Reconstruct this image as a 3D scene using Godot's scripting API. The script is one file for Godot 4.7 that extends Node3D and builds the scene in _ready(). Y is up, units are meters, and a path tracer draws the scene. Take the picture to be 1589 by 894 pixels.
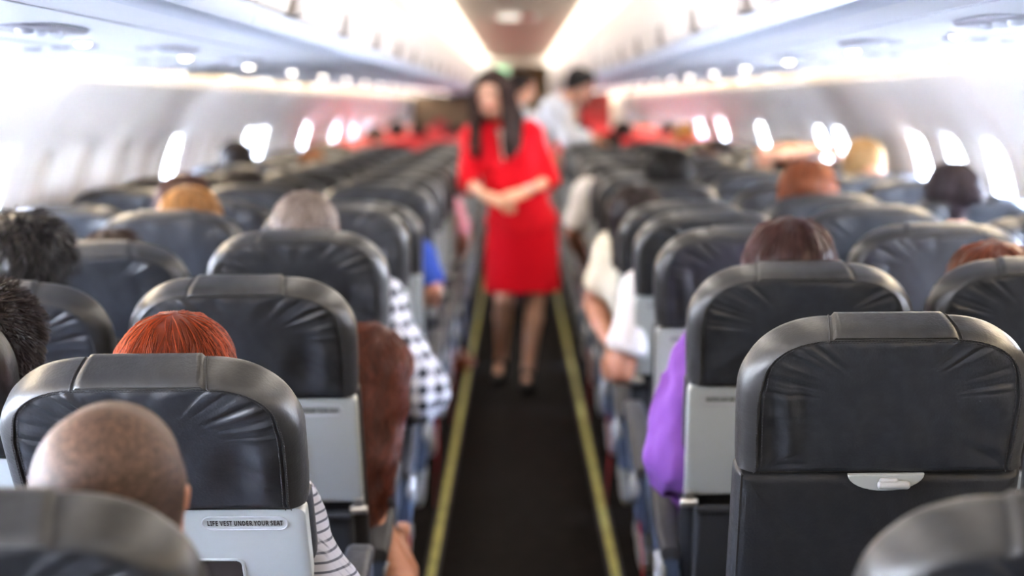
extends Node3D
# Aeroplane cabin seen down the aisle. x = 0 is the middle of the aisle, the floor is y = 0, the nose lies towards -z.

const PITCH := 0.73          # seat rows
const FIRST := 2.635         # depth of the hinge line of row 0
const HINGE := 0.45
const BACK := 0.782          # hinge to top of seatback
const BAY := 0.575           # one window bay of the sidewall
const MODULE := 1.15         # one bin, one ceiling panel, one lamp
const FRONT := -24.15
const REAR := 1.15
const COL_X := {"A": -1.5325, "B": -1.0465, "C": -0.5605, "D": 0.5605, "E": 1.0465, "F": 1.5325}
const ORD := ["first", "second", "third", "fourth", "fifth", "sixth", "seventh", "eighth", "ninth", "tenth", "eleventh", "twelfth", "thirteenth", "fourteenth", "fifteenth", "sixteenth", "seventeenth", "eighteenth", "nineteenth", "twentieth", "twenty-first", "twenty-second", "twenty-third", "twenty-fourth", "twenty-fifth", "twenty-sixth", "twenty-seventh", "twenty-eighth", "twenty-ninth", "thirtieth"]

var M := {}
var used := {}


# ------------------------------------------------------------------ mesh building
class Shape:
	var v := PackedVector3Array()
	var f := PackedInt32Array()      # counter-clockwise seen from outside; turned over for Godot in mesh()
	var c := PackedColorArray()

	func add(p: Vector3, color = null) -> int:
		v.append(p)
		if color != null:
			c.append(color)
		return v.size() - 1

	func tri(a: int, b: int, d: int) -> void:
		f.append(a); f.append(b); f.append(d)

	func quad(a: int, b: int, d: int, e: int) -> void:
		tri(a, b, d); tri(a, d, e)

	# turns the faces added since f0 outwards, judged by the volume that they enclose
	func outward(f0: int) -> void:
		var mid := Vector3.ZERO
		for k in range(f0, f.size()):
			mid += v[f[k]]
		mid /= maxf(1.0, f.size() - f0)
		var vol := 0.0
		for k in range(f0, f.size(), 3):
			vol += (v[f[k]] - mid).dot((v[f[k + 1]] - mid).cross(v[f[k + 2]] - mid))
		if vol < 0.0:
			flip(f0)

	func flip(f0: int) -> void:
		for k in range(f0, f.size(), 3):
			var t := f[k + 1]
			f[k + 1] = f[k + 2]
			f[k + 2] = t

	func move(v0: int, x: Transform3D) -> void:
		for k in range(v0, v.size()):
			v[k] = x * v[k]

	# rings of equal length, joined; caps close the ends
	func loft(rings: Array, cap0 := true, cap1 := true, closed := true, closed_rings := false, fix := true) -> void:
		var f0 := f.size()
		var base := v.size()
		var n: int = rings[0].size()
		for r in rings:
			v.append_array(r)
		var m := rings.size()
		for i in (m if closed_rings else m - 1):
			var a := base + i * n
			var b := base + ((i + 1) % m) * n
			for k in (n if closed else n - 1):
				var k2 := (k + 1) % n
				quad(a + k, a + k2, b + k2, b + k)
		for side in 2:
			if [cap0, cap1][side]:
				var r: int = base + (0 if side == 0 else (m - 1) * n)
				var mid := Vector3.ZERO
				for k in n:
					mid += v[r + k]
				var o := add(mid / n)
				for k in n:
					var k2 := (k + 1) % n
					if side == 0:
						tri(o, r + k2, r + k)
					else:
						tri(o, r + k, r + k2)
		if fix:
			outward(f0)

	func box(size: Vector3, r := 0.004, x := Transform3D.IDENTITY, n := 1) -> void:
		var f0 := f.size()
		var v0 := v.size()
		var h := size / 2.0
		r = minf(r, minf(h.x, minf(h.y, h.z)) * 0.98)
		for axis in 3:
			var a1 := (axis + 1) % 3
			var a2 := (axis + 2) % 3
			var t1 := []
			var t2 := []
			for k in n + 1:
				var e := r * tan(PI / 4 * (1.0 - float(k) / n))
				t1.append(-h[a1] + r - e); t2.append(-h[a2] + r - e)
			for k in n + 1:
				var e := r * tan(PI / 4 * (float(k) / n))
				t1.append(h[a1] - r + e); t2.append(h[a2] - r + e)
			var w := t1.size()
			for s in [-1.0, 1.0]:
				var b := v.size()
				for p in t1:
					for q in t2:
						var at := Vector3.ZERO
						at[axis] = s * h[axis]; at[a1] = p; at[a2] = q
						var core := at.clamp(-h + Vector3.ONE * r, h - Vector3.ONE * r)
						v.append(core + (at - core).normalized() * r)
				for i in w - 1:
					for j in w - 1:
						if s > 0:
							quad(b + i * w + j, b + (i + 1) * w + j, b + (i + 1) * w + j + 1, b + i * w + j + 1)
						else:
							quad(b + i * w + j, b + i * w + j + 1, b + (i + 1) * w + j + 1, b + (i + 1) * w + j)
		move(v0, x)
		weld(v0, f0)

	func weld(v0: int, f0: int) -> void:
		var seen := {}
		var to := {}
		var keep := v.slice(0, v0)
		for k in range(v0, v.size()):
			var key := Vector3i((v[k] * 20000.0).round())
			if not seen.has(key):
				seen[key] = keep.size()
				keep.append(v[k])
			to[k] = seen[key]
		for k in range(f0, f.size()):
			f[k] = to[f[k]]
		v = keep

	# profile of (radius, height), turned round y
	func lathe(profile: Array, seg := 16, x := Transform3D.IDENTITY) -> void:
		var v0 := v.size()
		var rings := []
		for p in profile:
			var ring := PackedVector3Array()
			for k in seg:
				var a := TAU * k / seg
				ring.append(Vector3(cos(a) * p.x, p.y, sin(a) * p.x))
			rings.append(ring)
		loft(rings)
		move(v0, x)

	func tube(pts: Array, radius, seg := 8, caps := true) -> void:
		var rings := []
		var side := Vector3.ZERO
		for k in pts.size():
			var t: Vector3 = (pts[mini(k + 1, pts.size() - 1)] - pts[maxi(k - 1, 0)]).normalized()
			if k == 0:
				side = t.cross(Vector3.UP if absf(t.y) < 0.9 else Vector3.RIGHT).normalized()
			else:
				side = (side - t * side.dot(t)).normalized()
			var up := side.cross(t)
			var r: float = radius[k] if radius is Array or radius is PackedFloat32Array else radius
			var ring := PackedVector3Array()
			for j in seg:
				var a := TAU * j / seg
				ring.append(pts[k] + (side * cos(a) + up * sin(a)) * r)
			rings.append(ring)
		loft(rings, caps, caps)

	# an open sheet: rows of points; away = a direction that the front looks towards
	func sheet(rows: Array, away: Vector3) -> void:
		var f0 := f.size()
		loft(rows, false, false, false, false, false)
		var s := 0.0
		for k in range(f0, f.size(), 3):
			s += (v[f[k + 1]] - v[f[k]]).cross(v[f[k + 2]] - v[f[k]]).dot(away)
		if s < 0:
			flip(f0)

	func mesh(crease := 40.0) -> ArrayMesh:
		var arrays := []
		arrays.resize(Mesh.ARRAY_MAX)
		var nf := f.size() / 3
		var fn := PackedVector3Array()
		fn.resize(nf)
		for k in nf:
			fn[k] = (v[f[k * 3 + 1]] - v[f[k * 3]]).cross(v[f[k * 3 + 2]] - v[f[k * 3]])
		var pos := PackedVector3Array()
		var nor := PackedVector3Array()
		var idx := PackedInt32Array()
		var col := PackedColorArray()
		var colored := c.size() == v.size()
		if crease >= 180.0:
			nor.resize(v.size())
			for k in nf:
				for j in 3:
					nor[f[k * 3 + j]] += fn[k]
			for k in nor.size():
				nor[k] = nor[k].normalized()
			pos = v
			idx.resize(f.size())
			for k in nf:
				idx[k * 3] = f[k * 3]; idx[k * 3 + 1] = f[k * 3 + 2]; idx[k * 3 + 2] = f[k * 3 + 1]
			col = c
		else:
			var about := []
			about.resize(v.size())
			for k in nf:
				for j in 3:
					var a := f[k * 3 + j]
					if about[a] == null:
						about[a] = PackedInt32Array()
					about[a].append(k)
			var most := cos(deg_to_rad(crease))
			var un := PackedVector3Array()
			un.resize(nf)
			for k in nf:
				un[k] = fn[k].normalized()
			var made := {}
			for k in nf:
				for j in [0, 2, 1]:
					var a := f[k * 3 + j]
					var s := Vector3.ZERO
					for g in about[a]:
						if un[g].dot(un[k]) >= most:
							s += fn[g]
					s = s.normalized()
					var key := [a, Vector3i((s * 200.0).round())]
					if not made.has(key):
						made[key] = pos.size()
						pos.append(v[a]); nor.append(s)
						if colored:
							col.append(c[a])
					idx.append(made[key])
		arrays[Mesh.ARRAY_VERTEX] = pos
		arrays[Mesh.ARRAY_NORMAL] = nor
		arrays[Mesh.ARRAY_INDEX] = idx
		if colored:
			arrays[Mesh.ARRAY_COLOR] = col
		var m := ArrayMesh.new()
		m.add_surface_from_arrays(Mesh.PRIMITIVE_TRIANGLES, arrays)
		return m


func numbered(called: String) -> String:
	var n: int = used.get(called, 0)
	used[called] = n + 1
	return called if n == 0 else "%s_%03d" % [called, n]


func obj(called: String, mesh: Mesh, m: Material, parent: Node = null) -> MeshInstance3D:
	var o := MeshInstance3D.new()
	o.name = numbered(called) if parent == null else called
	o.mesh = mesh
	o.material_override = m
	if parent == null:
		add_child(o)
	else:
		if parent.has_node(NodePath(called)):
			var k := 1
			while parent.has_node(NodePath("%s_%03d" % [called, k])):
				k += 1
			o.name = "%s_%03d" % [called, k]
		parent.add_child(o, true)
	return o


func tag(o: Node, label: String, category: String, group := "") -> Node:
	o.set_meta("label", label)
	o.set_meta("category", category)
	if group:
		o.set_meta("group", group)
	return o


func thing(called: String, label: String, category: String, at := Vector3.ZERO, group := "") -> Node3D:
	var o := Node3D.new()
	o.name = numbered(called)
	add_child(o)
	o.position = at
	tag(o, label, category, group)
	return o


func struct(o: Node) -> Node:
	o.set_meta("kind", "structure")
	return o


func setting(called: String) -> Node3D:
	var o := Node3D.new()
	o.name = called
	add_child(o)
	struct(o)
	return o


func noise_tex(freq: float, kind := FastNoiseLite.TYPE_SIMPLEX_SMOOTH, size := 256, octaves := 3, ramp: Gradient = null, noise_seed := 1) -> NoiseTexture2D:
	var n := FastNoiseLite.new()
	n.noise_type = kind
	n.frequency = freq
	n.fractal_octaves = octaves
	n.seed = noise_seed
	var t := NoiseTexture2D.new()
	t.width = size; t.height = size
	t.seamless = true
	t.noise = n
	if ramp:
		t.color_ramp = ramp
	return t


func ramp(colors: Array) -> Gradient:
	var g := Gradient.new()
	g.offsets = PackedFloat32Array(range(colors.size()).map(func(k): return float(k) / (colors.size() - 1)))
	g.colors = PackedColorArray(colors)
	return g


func mat(called: String, color: Color, rough := 0.6, extra := {}) -> StandardMaterial3D:
	var m := StandardMaterial3D.new()
	m.resource_name = called
	m.albedo_color = color
	m.roughness = rough
	for k in extra:
		m.set(k, extra[k])
	M[called] = m
	return m


func rgb8(r: float, g: float, b: float) -> Color:
	return Color(r / 255.0, g / 255.0, b / 255.0)


func rounded(hw: float, hh: float, r: float, k := 4, mid := Vector2.ZERO) -> PackedVector2Array:
	var out := PackedVector2Array()
	for corner in 4:
		var o := Vector2([1, -1, -1, 1][corner] * (hw - r), [1, 1, -1, -1][corner] * (hh - r))
		for j in k + 1:
			var a := PI / 2 * (corner + float(j) / k)
			out.append(mid + o + Vector2(cos(a), sin(a)) * r)
	return out


func inset(p: PackedVector2Array, d: float) -> PackedVector2Array:
	var out := PackedVector2Array()
	var n := p.size()
	for k in n:
		var e0 := (p[k] - p[(k + n - 1) % n]).normalized()
		var e1 := (p[(k + 1) % n] - p[k]).normalized()
		var t := e0 + e1
		var nor := Vector2(-t.y, t.x).normalized()
		out.append(p[k] + nor * (d / maxf(0.35, nor.dot(Vector2(-e1.y, e1.x)))))
	return out


func flat(p: PackedVector2Array, z: float) -> PackedVector3Array:
	var out := PackedVector3Array()
	for q in p:
		out.append(Vector3(q.x, q.y, z))
	return out


# a plate of an outline in xy, thickness d along z from z0 to z0 + d, edges rounded by r
func plate(s: Shape, p: PackedVector2Array, z0: float, d: float, r: float, x := Transform3D.IDENTITY) -> void:
	var v0 := s.v.size()
	s.loft([flat(inset(p, r * 1.6), z0), flat(inset(p, r), z0), flat(inset(p, r * 0.3), z0 + r * 0.3), flat(p, z0 + r), flat(p, z0 + d - r), flat(inset(p, r * 0.3), z0 + d - r * 0.3), flat(inset(p, r), z0 + d), flat(inset(p, r * 1.6), z0 + d)])
	s.move(v0, x)


func make_materials() -> void:
	var grain := noise_tex(0.09, FastNoiseLite.TYPE_CELLULAR, 256, 2)
	var rub := noise_tex(0.012, FastNoiseLite.TYPE_SIMPLEX_SMOOTH, 256, 4, ramp([Color(0.72, 0.72, 0.72), Color(1, 1, 1)]), 7)
	var rough_map := noise_tex(0.02, FastNoiseLite.TYPE_SIMPLEX_SMOOTH, 256, 4, ramp([Color(0.75, 0.75, 0.75), Color(1, 1, 1)]), 11)
	var leather := {"uv1_triplanar": true, "uv1_scale": Vector3.ONE * 9.0, "heightmap_enabled": true, "heightmap_texture": grain, "heightmap_scale": 0.035, "albedo_texture": rub, "roughness_texture": rough_map, "metallic_specular": 0.45}
	mat("leather", rgb8(39, 41, 46), 0.47, leather)
	mat("leather_band", rgb8(44, 44, 45), 0.47, leather)
	mat("leather_cloth", rgb8(28, 29, 33), 0.58, leather)
	mat("red_leather", rgb8(206, 30, 38), 0.5, leather)
	mat("red_leather_band", rgb8(206, 34, 42), 0.48, leather)
	mat("thread", rgb8(30, 30, 33), 0.8)
	mat("plastic", rgb8(146, 151, 151), 0.42, {"uv1_triplanar": true, "uv1_scale": Vector3.ONE * 6.0, "roughness_texture": rough_map})
	mat("plastic_rim", rgb8(146, 149, 152), 0.4)
	mat("armrest_grey", rgb8(58, 58, 62), 0.55, leather)
	mat("armrest_blue", rgb8(62, 74, 96), 0.45)
	mat("recess", rgb8(32, 23, 19), 0.8)
	mat("black", rgb8(22, 22, 25), 0.6)
	mat("pocket_net", rgb8(28, 29, 33), 0.75, {"uv1_triplanar": true, "uv1_scale": Vector3.ONE * 9.0, "heightmap_enabled": true, "heightmap_texture": grain, "heightmap_scale": 0.05})
	mat("lettering", rgb8(18, 18, 21), 0.7)
	mat("metal", rgb8(190, 188, 184), 0.3, {"metallic": 0.9})
	mat("frame_grey", rgb8(120, 122, 126), 0.5)
	mat("strap_red", rgb8(150, 18, 28), 0.7)
	mat("cabin_white", rgb8(236, 235, 236), 0.5, {"uv1_triplanar": true, "uv1_scale": Vector3.ONE * 1.5, "roughness_texture": rough_map})
	mat("panel_cream", rgb8(232, 229, 226), 0.55)
	mat("ceiling_cream", rgb8(243, 236, 226), 0.6)
	mat("bin_white", rgb8(210, 203, 196), 0.4)
	mat("bin_blue", rgb8(176, 186, 205), 0.45)
	mat("psu_blue", rgb8(190, 197, 210), 0.4)
	mat("psu_grey", rgb8(150, 152, 166), 0.5)
	mat("psu_seam", rgb8(166, 172, 186), 0.5)
	mat("latch_grey", rgb8(150, 142, 138), 0.5)
	mat("joint", rgb8(120, 116, 112), 0.8)
	mat("gap_dark", rgb8(60, 56, 54), 0.8)
	mat("carpet", rgb8(26, 21, 19), 0.9, {"metallic_specular": 0.2, "uv1_triplanar": true, "uv1_world_triplanar": true, "uv1_scale": Vector3.ONE * 1.7, "albedo_texture": noise_tex(0.01, FastNoiseLite.TYPE_SIMPLEX_SMOOTH, 512, 6, ramp([Color(0.6, 0.6, 0.6), Color(1, 1, 1)]), 3), "heightmap_enabled": true, "heightmap_texture": noise_tex(0.2, FastNoiseLite.TYPE_VALUE, 256, 2), "heightmap_scale": 0.15})
	mat("strip_yellow", rgb8(214, 206, 120), 0.6, {"uv1_triplanar": true, "uv1_world_triplanar": true, "uv1_scale": Vector3.ONE * 2.0, "albedo_texture": noise_tex(0.02, FastNoiseLite.TYPE_SIMPLEX_SMOOTH, 256, 4, ramp([Color(0.7, 0.7, 0.66), Color(1, 1, 1)]), 5)})
	mat("strip_edge", rgb8(36, 33, 30), 0.7)
	mat("glass", Color(0.95, 0.97, 1.0, 0.08), 0.05, {"transparency": BaseMaterial3D.TRANSPARENCY_ALPHA})
	mat("shade_white", rgb8(214, 208, 204), 0.6)
	mat("shade_handle", rgb8(150, 138, 134), 0.6)
	mat("divider_brown", rgb8(74, 62, 54), 0.6)
	mat("divider_slat", rgb8(88, 74, 65), 0.6)
	mat("poster_red", rgb8(112, 10, 22), 0.5)
	mat("poster_pink", rgb8(160, 26, 44), 0.5)
	mat("doorway_dark", rgb8(46, 36, 30), 0.8)
	mat("cream_wall", rgb8(232, 218, 190), 0.6)
	mat("cove_glow", rgb8(255, 250, 240), 0.5, {"emission_enabled": true, "emission": rgb8(255, 247, 232), "emission_energy_multiplier": 1.3})
	mat("valance_glow", rgb8(255, 240, 214), 0.5, {"emission_enabled": true, "emission": rgb8(255, 230, 190), "emission_energy_multiplier": 0.55})
	mat("reading_glow", rgb8(255, 246, 230), 0.5, {"emission_enabled": true, "emission": rgb8(255, 244, 225), "emission_energy_multiplier": 9.0})
	mat("exit_green", rgb8(150, 230, 170), 0.5, {"emission_enabled": true, "emission": rgb8(170, 245, 190), "emission_energy_multiplier": 0.8})
	mat("exit_white", rgb8(245, 240, 236), 0.5, {"emission_enabled": true, "emission": rgb8(255, 246, 236), "emission_energy_multiplier": 0.6})
	mat("sign_red", rgb8(214, 120, 112), 0.5)


# ------------------------------------------------------------------ the setting
const WALL := [Vector2(1.62, 0.0), Vector2(1.765, 0.35), Vector2(1.835, 0.70), Vector2(1.845, 0.95), Vector2(1.82, 1.18), Vector2(1.755, 1.37), Vector2(1.66, 1.51), Vector2(1.555, 1.615)]
var wall_curve := Curve3D.new()
var wall_len := 0.0
var window_at := 0.0


func wall_point(z: float, s: float, out: float) -> Vector3:   # on the right-hand wall: s along the profile from the floor, out = behind the visible face
	var p := wall_curve.sample_baked(clampf(s, 0.0, wall_len), true)
	var q := wall_curve.sample_baked(clampf(s + 0.01, 0.0, wall_len), true) - wall_curve.sample_baked(clampf(s - 0.01, 0.0, wall_len), true)
	var nor := Vector3(q.y, -q.x, 0).normalized()
	return Vector3(p.x, p.y, z) + nor * out


func window_ring(k: float, hw: float, hh: float) -> Vector2:
	var a := TAU * k
	var e := 2.0 / 3.2
	return Vector2(hw * signf(cos(a)) * pow(absf(cos(a)), e), hh * signf(sin(a)) * pow(absf(sin(a)), e))


func make_walls() -> void:
	for k in WALL.size():
		var a: Vector2 = WALL[maxi(k - 1, 0)]
		var b: Vector2 = WALL[mini(k + 1, WALL.size() - 1)]
		var t := Vector3(b.x - a.x, b.y - a.y, 0) / 6.0
		wall_curve.add_point(Vector3(WALL[k].x, WALL[k].y, 0), -t, t)
	wall_curve.bake_interval = 0.01
	wall_len = wall_curve.get_baked_length()
	window_at = wall_curve.get_closest_offset(Vector3(1.82, 1.18, 0))
	var s0 := window_at - 0.27
	var s1 := minf(window_at + 0.27, wall_len - 0.06)
	var hb := BAY / 2 - 0.001
	var panel := Shape.new()
	var rings := []
	var n := 56
	var plan := [[1.0, 0.0, 0], [0.86, 0.0, 0], [0.55, 0.004, 0], [0.25, 0.012, 0], [0.0, 0.024, 0], [0.0, 0.030, 1], [0.0, 0.085, 2], [0.0, 0.125, 2], [1.0, 0.125, 0]]
	for r in plan:
		var ring := PackedVector3Array()
		for k in n:
			var hole := window_ring(float(k) / n, [0.128, 0.122, 0.113][r[2]], [0.182, 0.176, 0.166][r[2]])
			var d := window_ring(float(k) / n, 1.0, 1.0)
			var far := 1.0 / maxf(absf(d.x), absf(d.y))
			var edge := Vector2(d.x * far * hb, (d.y * far) * (window_at - s0 if d.y < 0 else s1 - window_at))
			var q: Vector2 = hole.lerp(edge, r[0])
			ring.append(wall_point(q.x, window_at + q.y, r[1]))
		rings.append(ring)
	panel.loft(rings, false, false, true, true)
	for band in [[0.0, s0], [s1, wall_len]]:
		var rows := []
		for side in [0.0, 0.125]:
			var steps := 10 if side == 0.0 else 10
			for k in steps + 1:
				var t := float(k) / steps
				var s: float = lerpf(band[0], band[1], t if side == 0.0 else 1.0 - t)
				rows.append(PackedVector3Array([wall_point(-hb, s, side), wall_point(hb, s, side)]))
		panel.loft(rows, false, false, false, true)
	var right := panel.mesh(35)
	var other := Shape.new()
	for p in panel.v:
		other.v.append(Vector3(-p.x, p.y, p.z))
	other.f = panel.f
	other.flip(0)
	var left := other.mesh(35)
	# the pane, the shade with its grip and the joint between panels
	var parts := {}
	for side in [1, -1]:
		var pane := Shape.new()
		var ring := PackedVector3Array()
		var ring2 := PackedVector3Array()
		var shade_rows := []
		for k in n:
			var h := window_ring(float(k) / n, 0.114, 0.167)
			var p := wall_point(h.x, window_at + h.y, 0.095)
			var p2 := wall_point(h.x, window_at + h.y, 0.1)
			ring.append(Vector3(p.x * side, p.y, p.z)); ring2.append(Vector3(p2.x * side, p2.y, p2.z))
		pane.loft([ring, ring2])
		for o in [0.040, 0.046]:
			for k in 9:
				var s := window_at + lerpf(-0.178, 0.178, k / 8.0) * (1 if o < 0.043 else -1)
				var a := wall_point(-0.124, s, o)
				var b := wall_point(0.124, s, o)
				shade_rows.append(PackedVector3Array([Vector3(a.x * side, a.y, a.z), Vector3(b.x * side, b.y, b.z)]))
		var shade := Shape.new()
		shade.loft(shade_rows, false, false, false, true)
		var grip := Shape.new()
		var gp := wall_point(0, window_at - 0.125, 0.034)
		grip.box(Vector3(0.012, 0.022, 0.07), 0.005, Transform3D(Basis(), Vector3(gp.x * side, gp.y, gp.z)))
		var joint := Shape.new()
		var jr := []
		for k in 25:
			var ring3 := PackedVector3Array()
			for q in [[-0.012, 0.004], [-0.006, -0.004], [0.006, -0.004], [0.012, 0.004]]:
				var p := wall_point(q[0], wall_len * k / 24.0, q[1])
				ring3.append(Vector3(p.x * side, p.y, p.z))
			jr.append(ring3)
		joint.loft(jr)
		parts[side] = [pane.mesh(30), shade.mesh(30), grip.mesh(), joint.mesh(30)]
	var bays := int(round((REAR - FRONT) / BAY))
	var opened := {1: [5, 6, 7, 8, 9, 10, 11, 12, 15, 16, 20, 24, 27, 30, 33, 36], -1: [-2, -1, 0, 1, 2, 3, 4, 5, 6, 7, 8, 9, 14, 18, 19, 23, 27, 30, 33, 36]}
	for side in [1, -1]:
		var wall := setting("wall_right" if side > 0 else "wall_left")
		var count := 0
		for k in bays:
			var z := REAR - BAY * (k + 0.5)
			var p := obj("sidewall_panel", right if side > 0 else left, M.cabin_white, wall)
			p.position.z = z
			var w := setting("window_%d" % (k + 1 + (100 if side < 0 else 0)))
			w.position.z = z
			obj("pane", parts[side][0], M.glass, w)
			# bay k stands at depth BAY * (k + 0.5) - REAR
			if not (k - 2) in opened[side]:
				var sh := obj("shade", parts[side][1], M.shade_white, w)
				obj("shade_grip", parts[side][2], M.shade_handle, sh)
			if k % 2 == 0:
				var j := obj("panel_joint", parts[side][3], M.panel_cream, wall)
				j.position.z = z + BAY / 2


func make_shell() -> void:
	var f := Shape.new()
	f.box(Vector3(3.9, 0.1, REAR - FRONT + 0.2), 0.002, Transform3D(Basis(), Vector3(0, -0.05, (REAR + FRONT) / 2)))
	var fl := struct(obj("floor", f.mesh(), M.carpet))
	# the glowing path along both sides of the aisle, in lengths
	for side in [-1, 1]:
		var s := Shape.new()
		s.box(Vector3(0.026, 0.004, 1.52), 0.0015)
		var e := Shape.new()
		e.box(Vector3(0.05, 0.003, 1.53), 0.001)
		var sm := s.mesh()
		var em := e.mesh()
		var z := REAR - 0.8
		while z > FRONT + 0.9:
			obj("path_strip", sm, M.strip_yellow, fl).position = Vector3(0.299 * side, 0.0035, z)
			obj("strip_holder", em, M.strip_edge, fl).position = Vector3(0.299 * side, 0.001, z)
			z -= 1.53
	for x in [-1.35, -0.75, 0.75, 1.35]:
		var t := Shape.new()
		t.box(Vector3(0.03, 0.006, REAR - FRONT - 0.1), 0.002, Transform3D(Basis(), Vector3(x, 0.002, (REAR + FRONT) / 2)))
		obj("seat_track", t.mesh(), M.frame_grey, fl)
	# outer hull over the ceiling: closes the cabin, with thickness
	var hull := Shape.new()
	var rings := []
	for z in [REAR + 0.1, FRONT - 3.2]:
		var ring := PackedVector3Array()
		for r in [0.0, 0.08]:
			for k in 33:
				var a := lerpf(-0.35, PI + 0.35, k / 32.0)
				if r > 0:
					a = PI - a
				ring.append(Vector3((1.93 + r) * cos(a), 1.02 + (1.45 + r) * sin(a), z))
		rings.append(ring)
	hull.loft(rings, true, true)
	# only the part above the windows
	var hull2 := Shape.new()
	rings = []
	for z in [REAR + 0.1, FRONT - 3.2]:
		var ring := PackedVector3Array()
		for r in [0.0, 0.08]:
			for k in 29:
				var a := lerpf(0.46, PI - 0.46, k / 28.0)
				if r > 0:
					a = PI - a
				ring.append(Vector3((1.90 + r) * cos(a), 1.02 + (1.45 + r) * sin(a), z))
		rings.append(ring)
	hull2.loft(rings, true, true)
	struct(obj("trim_1", hull2.mesh(30), M.panel_cream))
	var back := Shape.new()
	back.box(Vector3(4.0, 2.7, 0.1), 0.002, Transform3D(Basis(), Vector3(0, 1.3, REAR + 0.05)))
	struct(obj("wall_back", back.mesh(), M.doorway_dark))
	make_front()


func make_front() -> void:
	var z := FRONT - 0.04
	var w := setting("wall_front")
	var s := Shape.new()
	# two partitions either side of the way to the galley, above them a lintel
	for side in [-1, 1]:
		var p := Shape.new()
		p.box(Vector3(1.42, 2.5, 0.06), 0.01, Transform3D(Basis(), Vector3(side * 1.19, 1.25, z)))
		obj("partition", p.mesh(), M.cabin_white, w)
	s.box(Vector3(1.0, 0.34, 0.06), 0.01, Transform3D(Basis(), Vector3(0, 2.26, z)))
	obj("lintel", s.mesh(), M.ceiling_cream, w)
	var g := Shape.new()
	g.box(Vector3(2.4, 2.5, 0.06), 0.01, Transform3D(Basis(), Vector3(0, 1.25, z - 2.2)))
	obj("galley_wall", g.mesh(), M.cream_wall, w)
	for side in [-1, 1]:
		var q := Shape.new()
		q.box(Vector3(0.06, 2.5, 2.2), 0.01, Transform3D(Basis(), Vector3(side * 0.75, 1.25, z - 1.1)))
		obj("galley_side", q.mesh(), M.cream_wall, w)
	var top := Shape.new()
	top.box(Vector3(1.6, 0.06, 2.3), 0.01, Transform3D(Basis(), Vector3(0, 2.3, z - 1.1)))
	obj("galley_ceiling", top.mesh(), M.cream_wall, w)
	var under := Shape.new()
	under.box(Vector3(1.6, 0.06, 2.3), 0.01, Transform3D(Basis(), Vector3(0, -0.03, z - 1.1)))
	obj("galley_floor", under.mesh(), M.carpet, w)
	# brown class divider on the left, of wide slats
	var d := thing("class_divider", "brown slatted class divider at the front end left of the aisle", "divider", Vector3(-1.0, 0, z + 0.1))
	var b := Shape.new()
	b.box(Vector3(1.22, 1.78, 0.05), 0.02, Transform3D(Basis(), Vector3(0, 0.89, 0)))
	obj("board", b.mesh(), M.divider_brown, d)
	var sl := Shape.new()
	sl.box(Vector3(1.12, 0.055, 0.012), 0.004)
	var sm := sl.mesh()
	for k in 9:
		obj("slat", sm, M.divider_slat, d).position = Vector3(0, 1.08 + 0.078 * k, 0.03)
	var r := thing("class_divider", "dark red divider with a pink lower panel at the front right of the aisle", "divider", Vector3(1.17, 0, z + 0.1))
	var b2 := Shape.new()
	b2.box(Vector3(0.5, 1.78, 0.05), 0.02, Transform3D(Basis(), Vector3(0, 0.89, 0)))
	obj("board", b2.mesh(), M.poster_red, r)
	var b3 := Shape.new()
	b3.box(Vector3(0.44, 0.18, 0.012), 0.004, Transform3D(Basis(), Vector3(0, 1.28, 0.03)))
	obj("lower_panel", b3.mesh(), M.poster_pink, r)
	for k in 3:
		var b4 := Shape.new()
		b4.box(Vector3(0.44, 0.1, 0.012), 0.004, Transform3D(Basis(), Vector3(0, 1.47 + 0.115 * k, 0.03)))
		obj("upper_panel", b4.mesh(), M.poster_red, r)
	var dd := Shape.new()
	dd.box(Vector3(0.42, 1.98, 0.05), 0.01)
	var door := struct(obj("door_1", dd.mesh(), M.doorway_dark))
	door.position = Vector3(-0.14, 0.99, z - 2.14)
	var handle := Shape.new()
	handle.box(Vector3(0.03, 0.12, 0.04), 0.008, Transform3D(Basis(), Vector3(0.15, 0.05, 0.04)))
	obj("door_handle", handle.mesh(), M.metal, door)
	var sg := thing("exit_sign", "green lit exit sign over the galley way at the front", "sign", Vector3(-0.24, 2.02, z + 0.09))
	var sb := Shape.new()
	sb.box(Vector3(0.26, 0.12, 0.05), 0.01)
	obj("housing", sb.mesh(), M.cabin_white, sg)
	var sf := Shape.new()
	sf.box(Vector3(0.22, 0.085, 0.008), 0.002, Transform3D(Basis(), Vector3(0, 0, 0.027)))
	obj("sign_face", sf.mesh(), M.exit_green, sg)
	lamp(sg, Vector3(0, 0, 0.06), Vector2(0.22, 0.085), Vector3(0, 0, 1), rgb8(170, 245, 190), 0.02)


func lamp(parent: Node3D, at: Vector3, size: Vector2, towards: Vector3, color: Color, energy: float) -> void:
	var l := AreaLight3D.new()
	l.name = "light"
	l.area_size = size
	l.light_color = color
	l.light_energy = energy
	l.area_range = 40.0
	l.area_attenuation = 2.0
	l.shadow_enabled = true
	parent.add_child(l, true)
	l.position = at
	l.basis = Basis.looking_at(towards, Vector3.FORWARD if absf(towards.y) > 0.7 else Vector3.UP)


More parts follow.
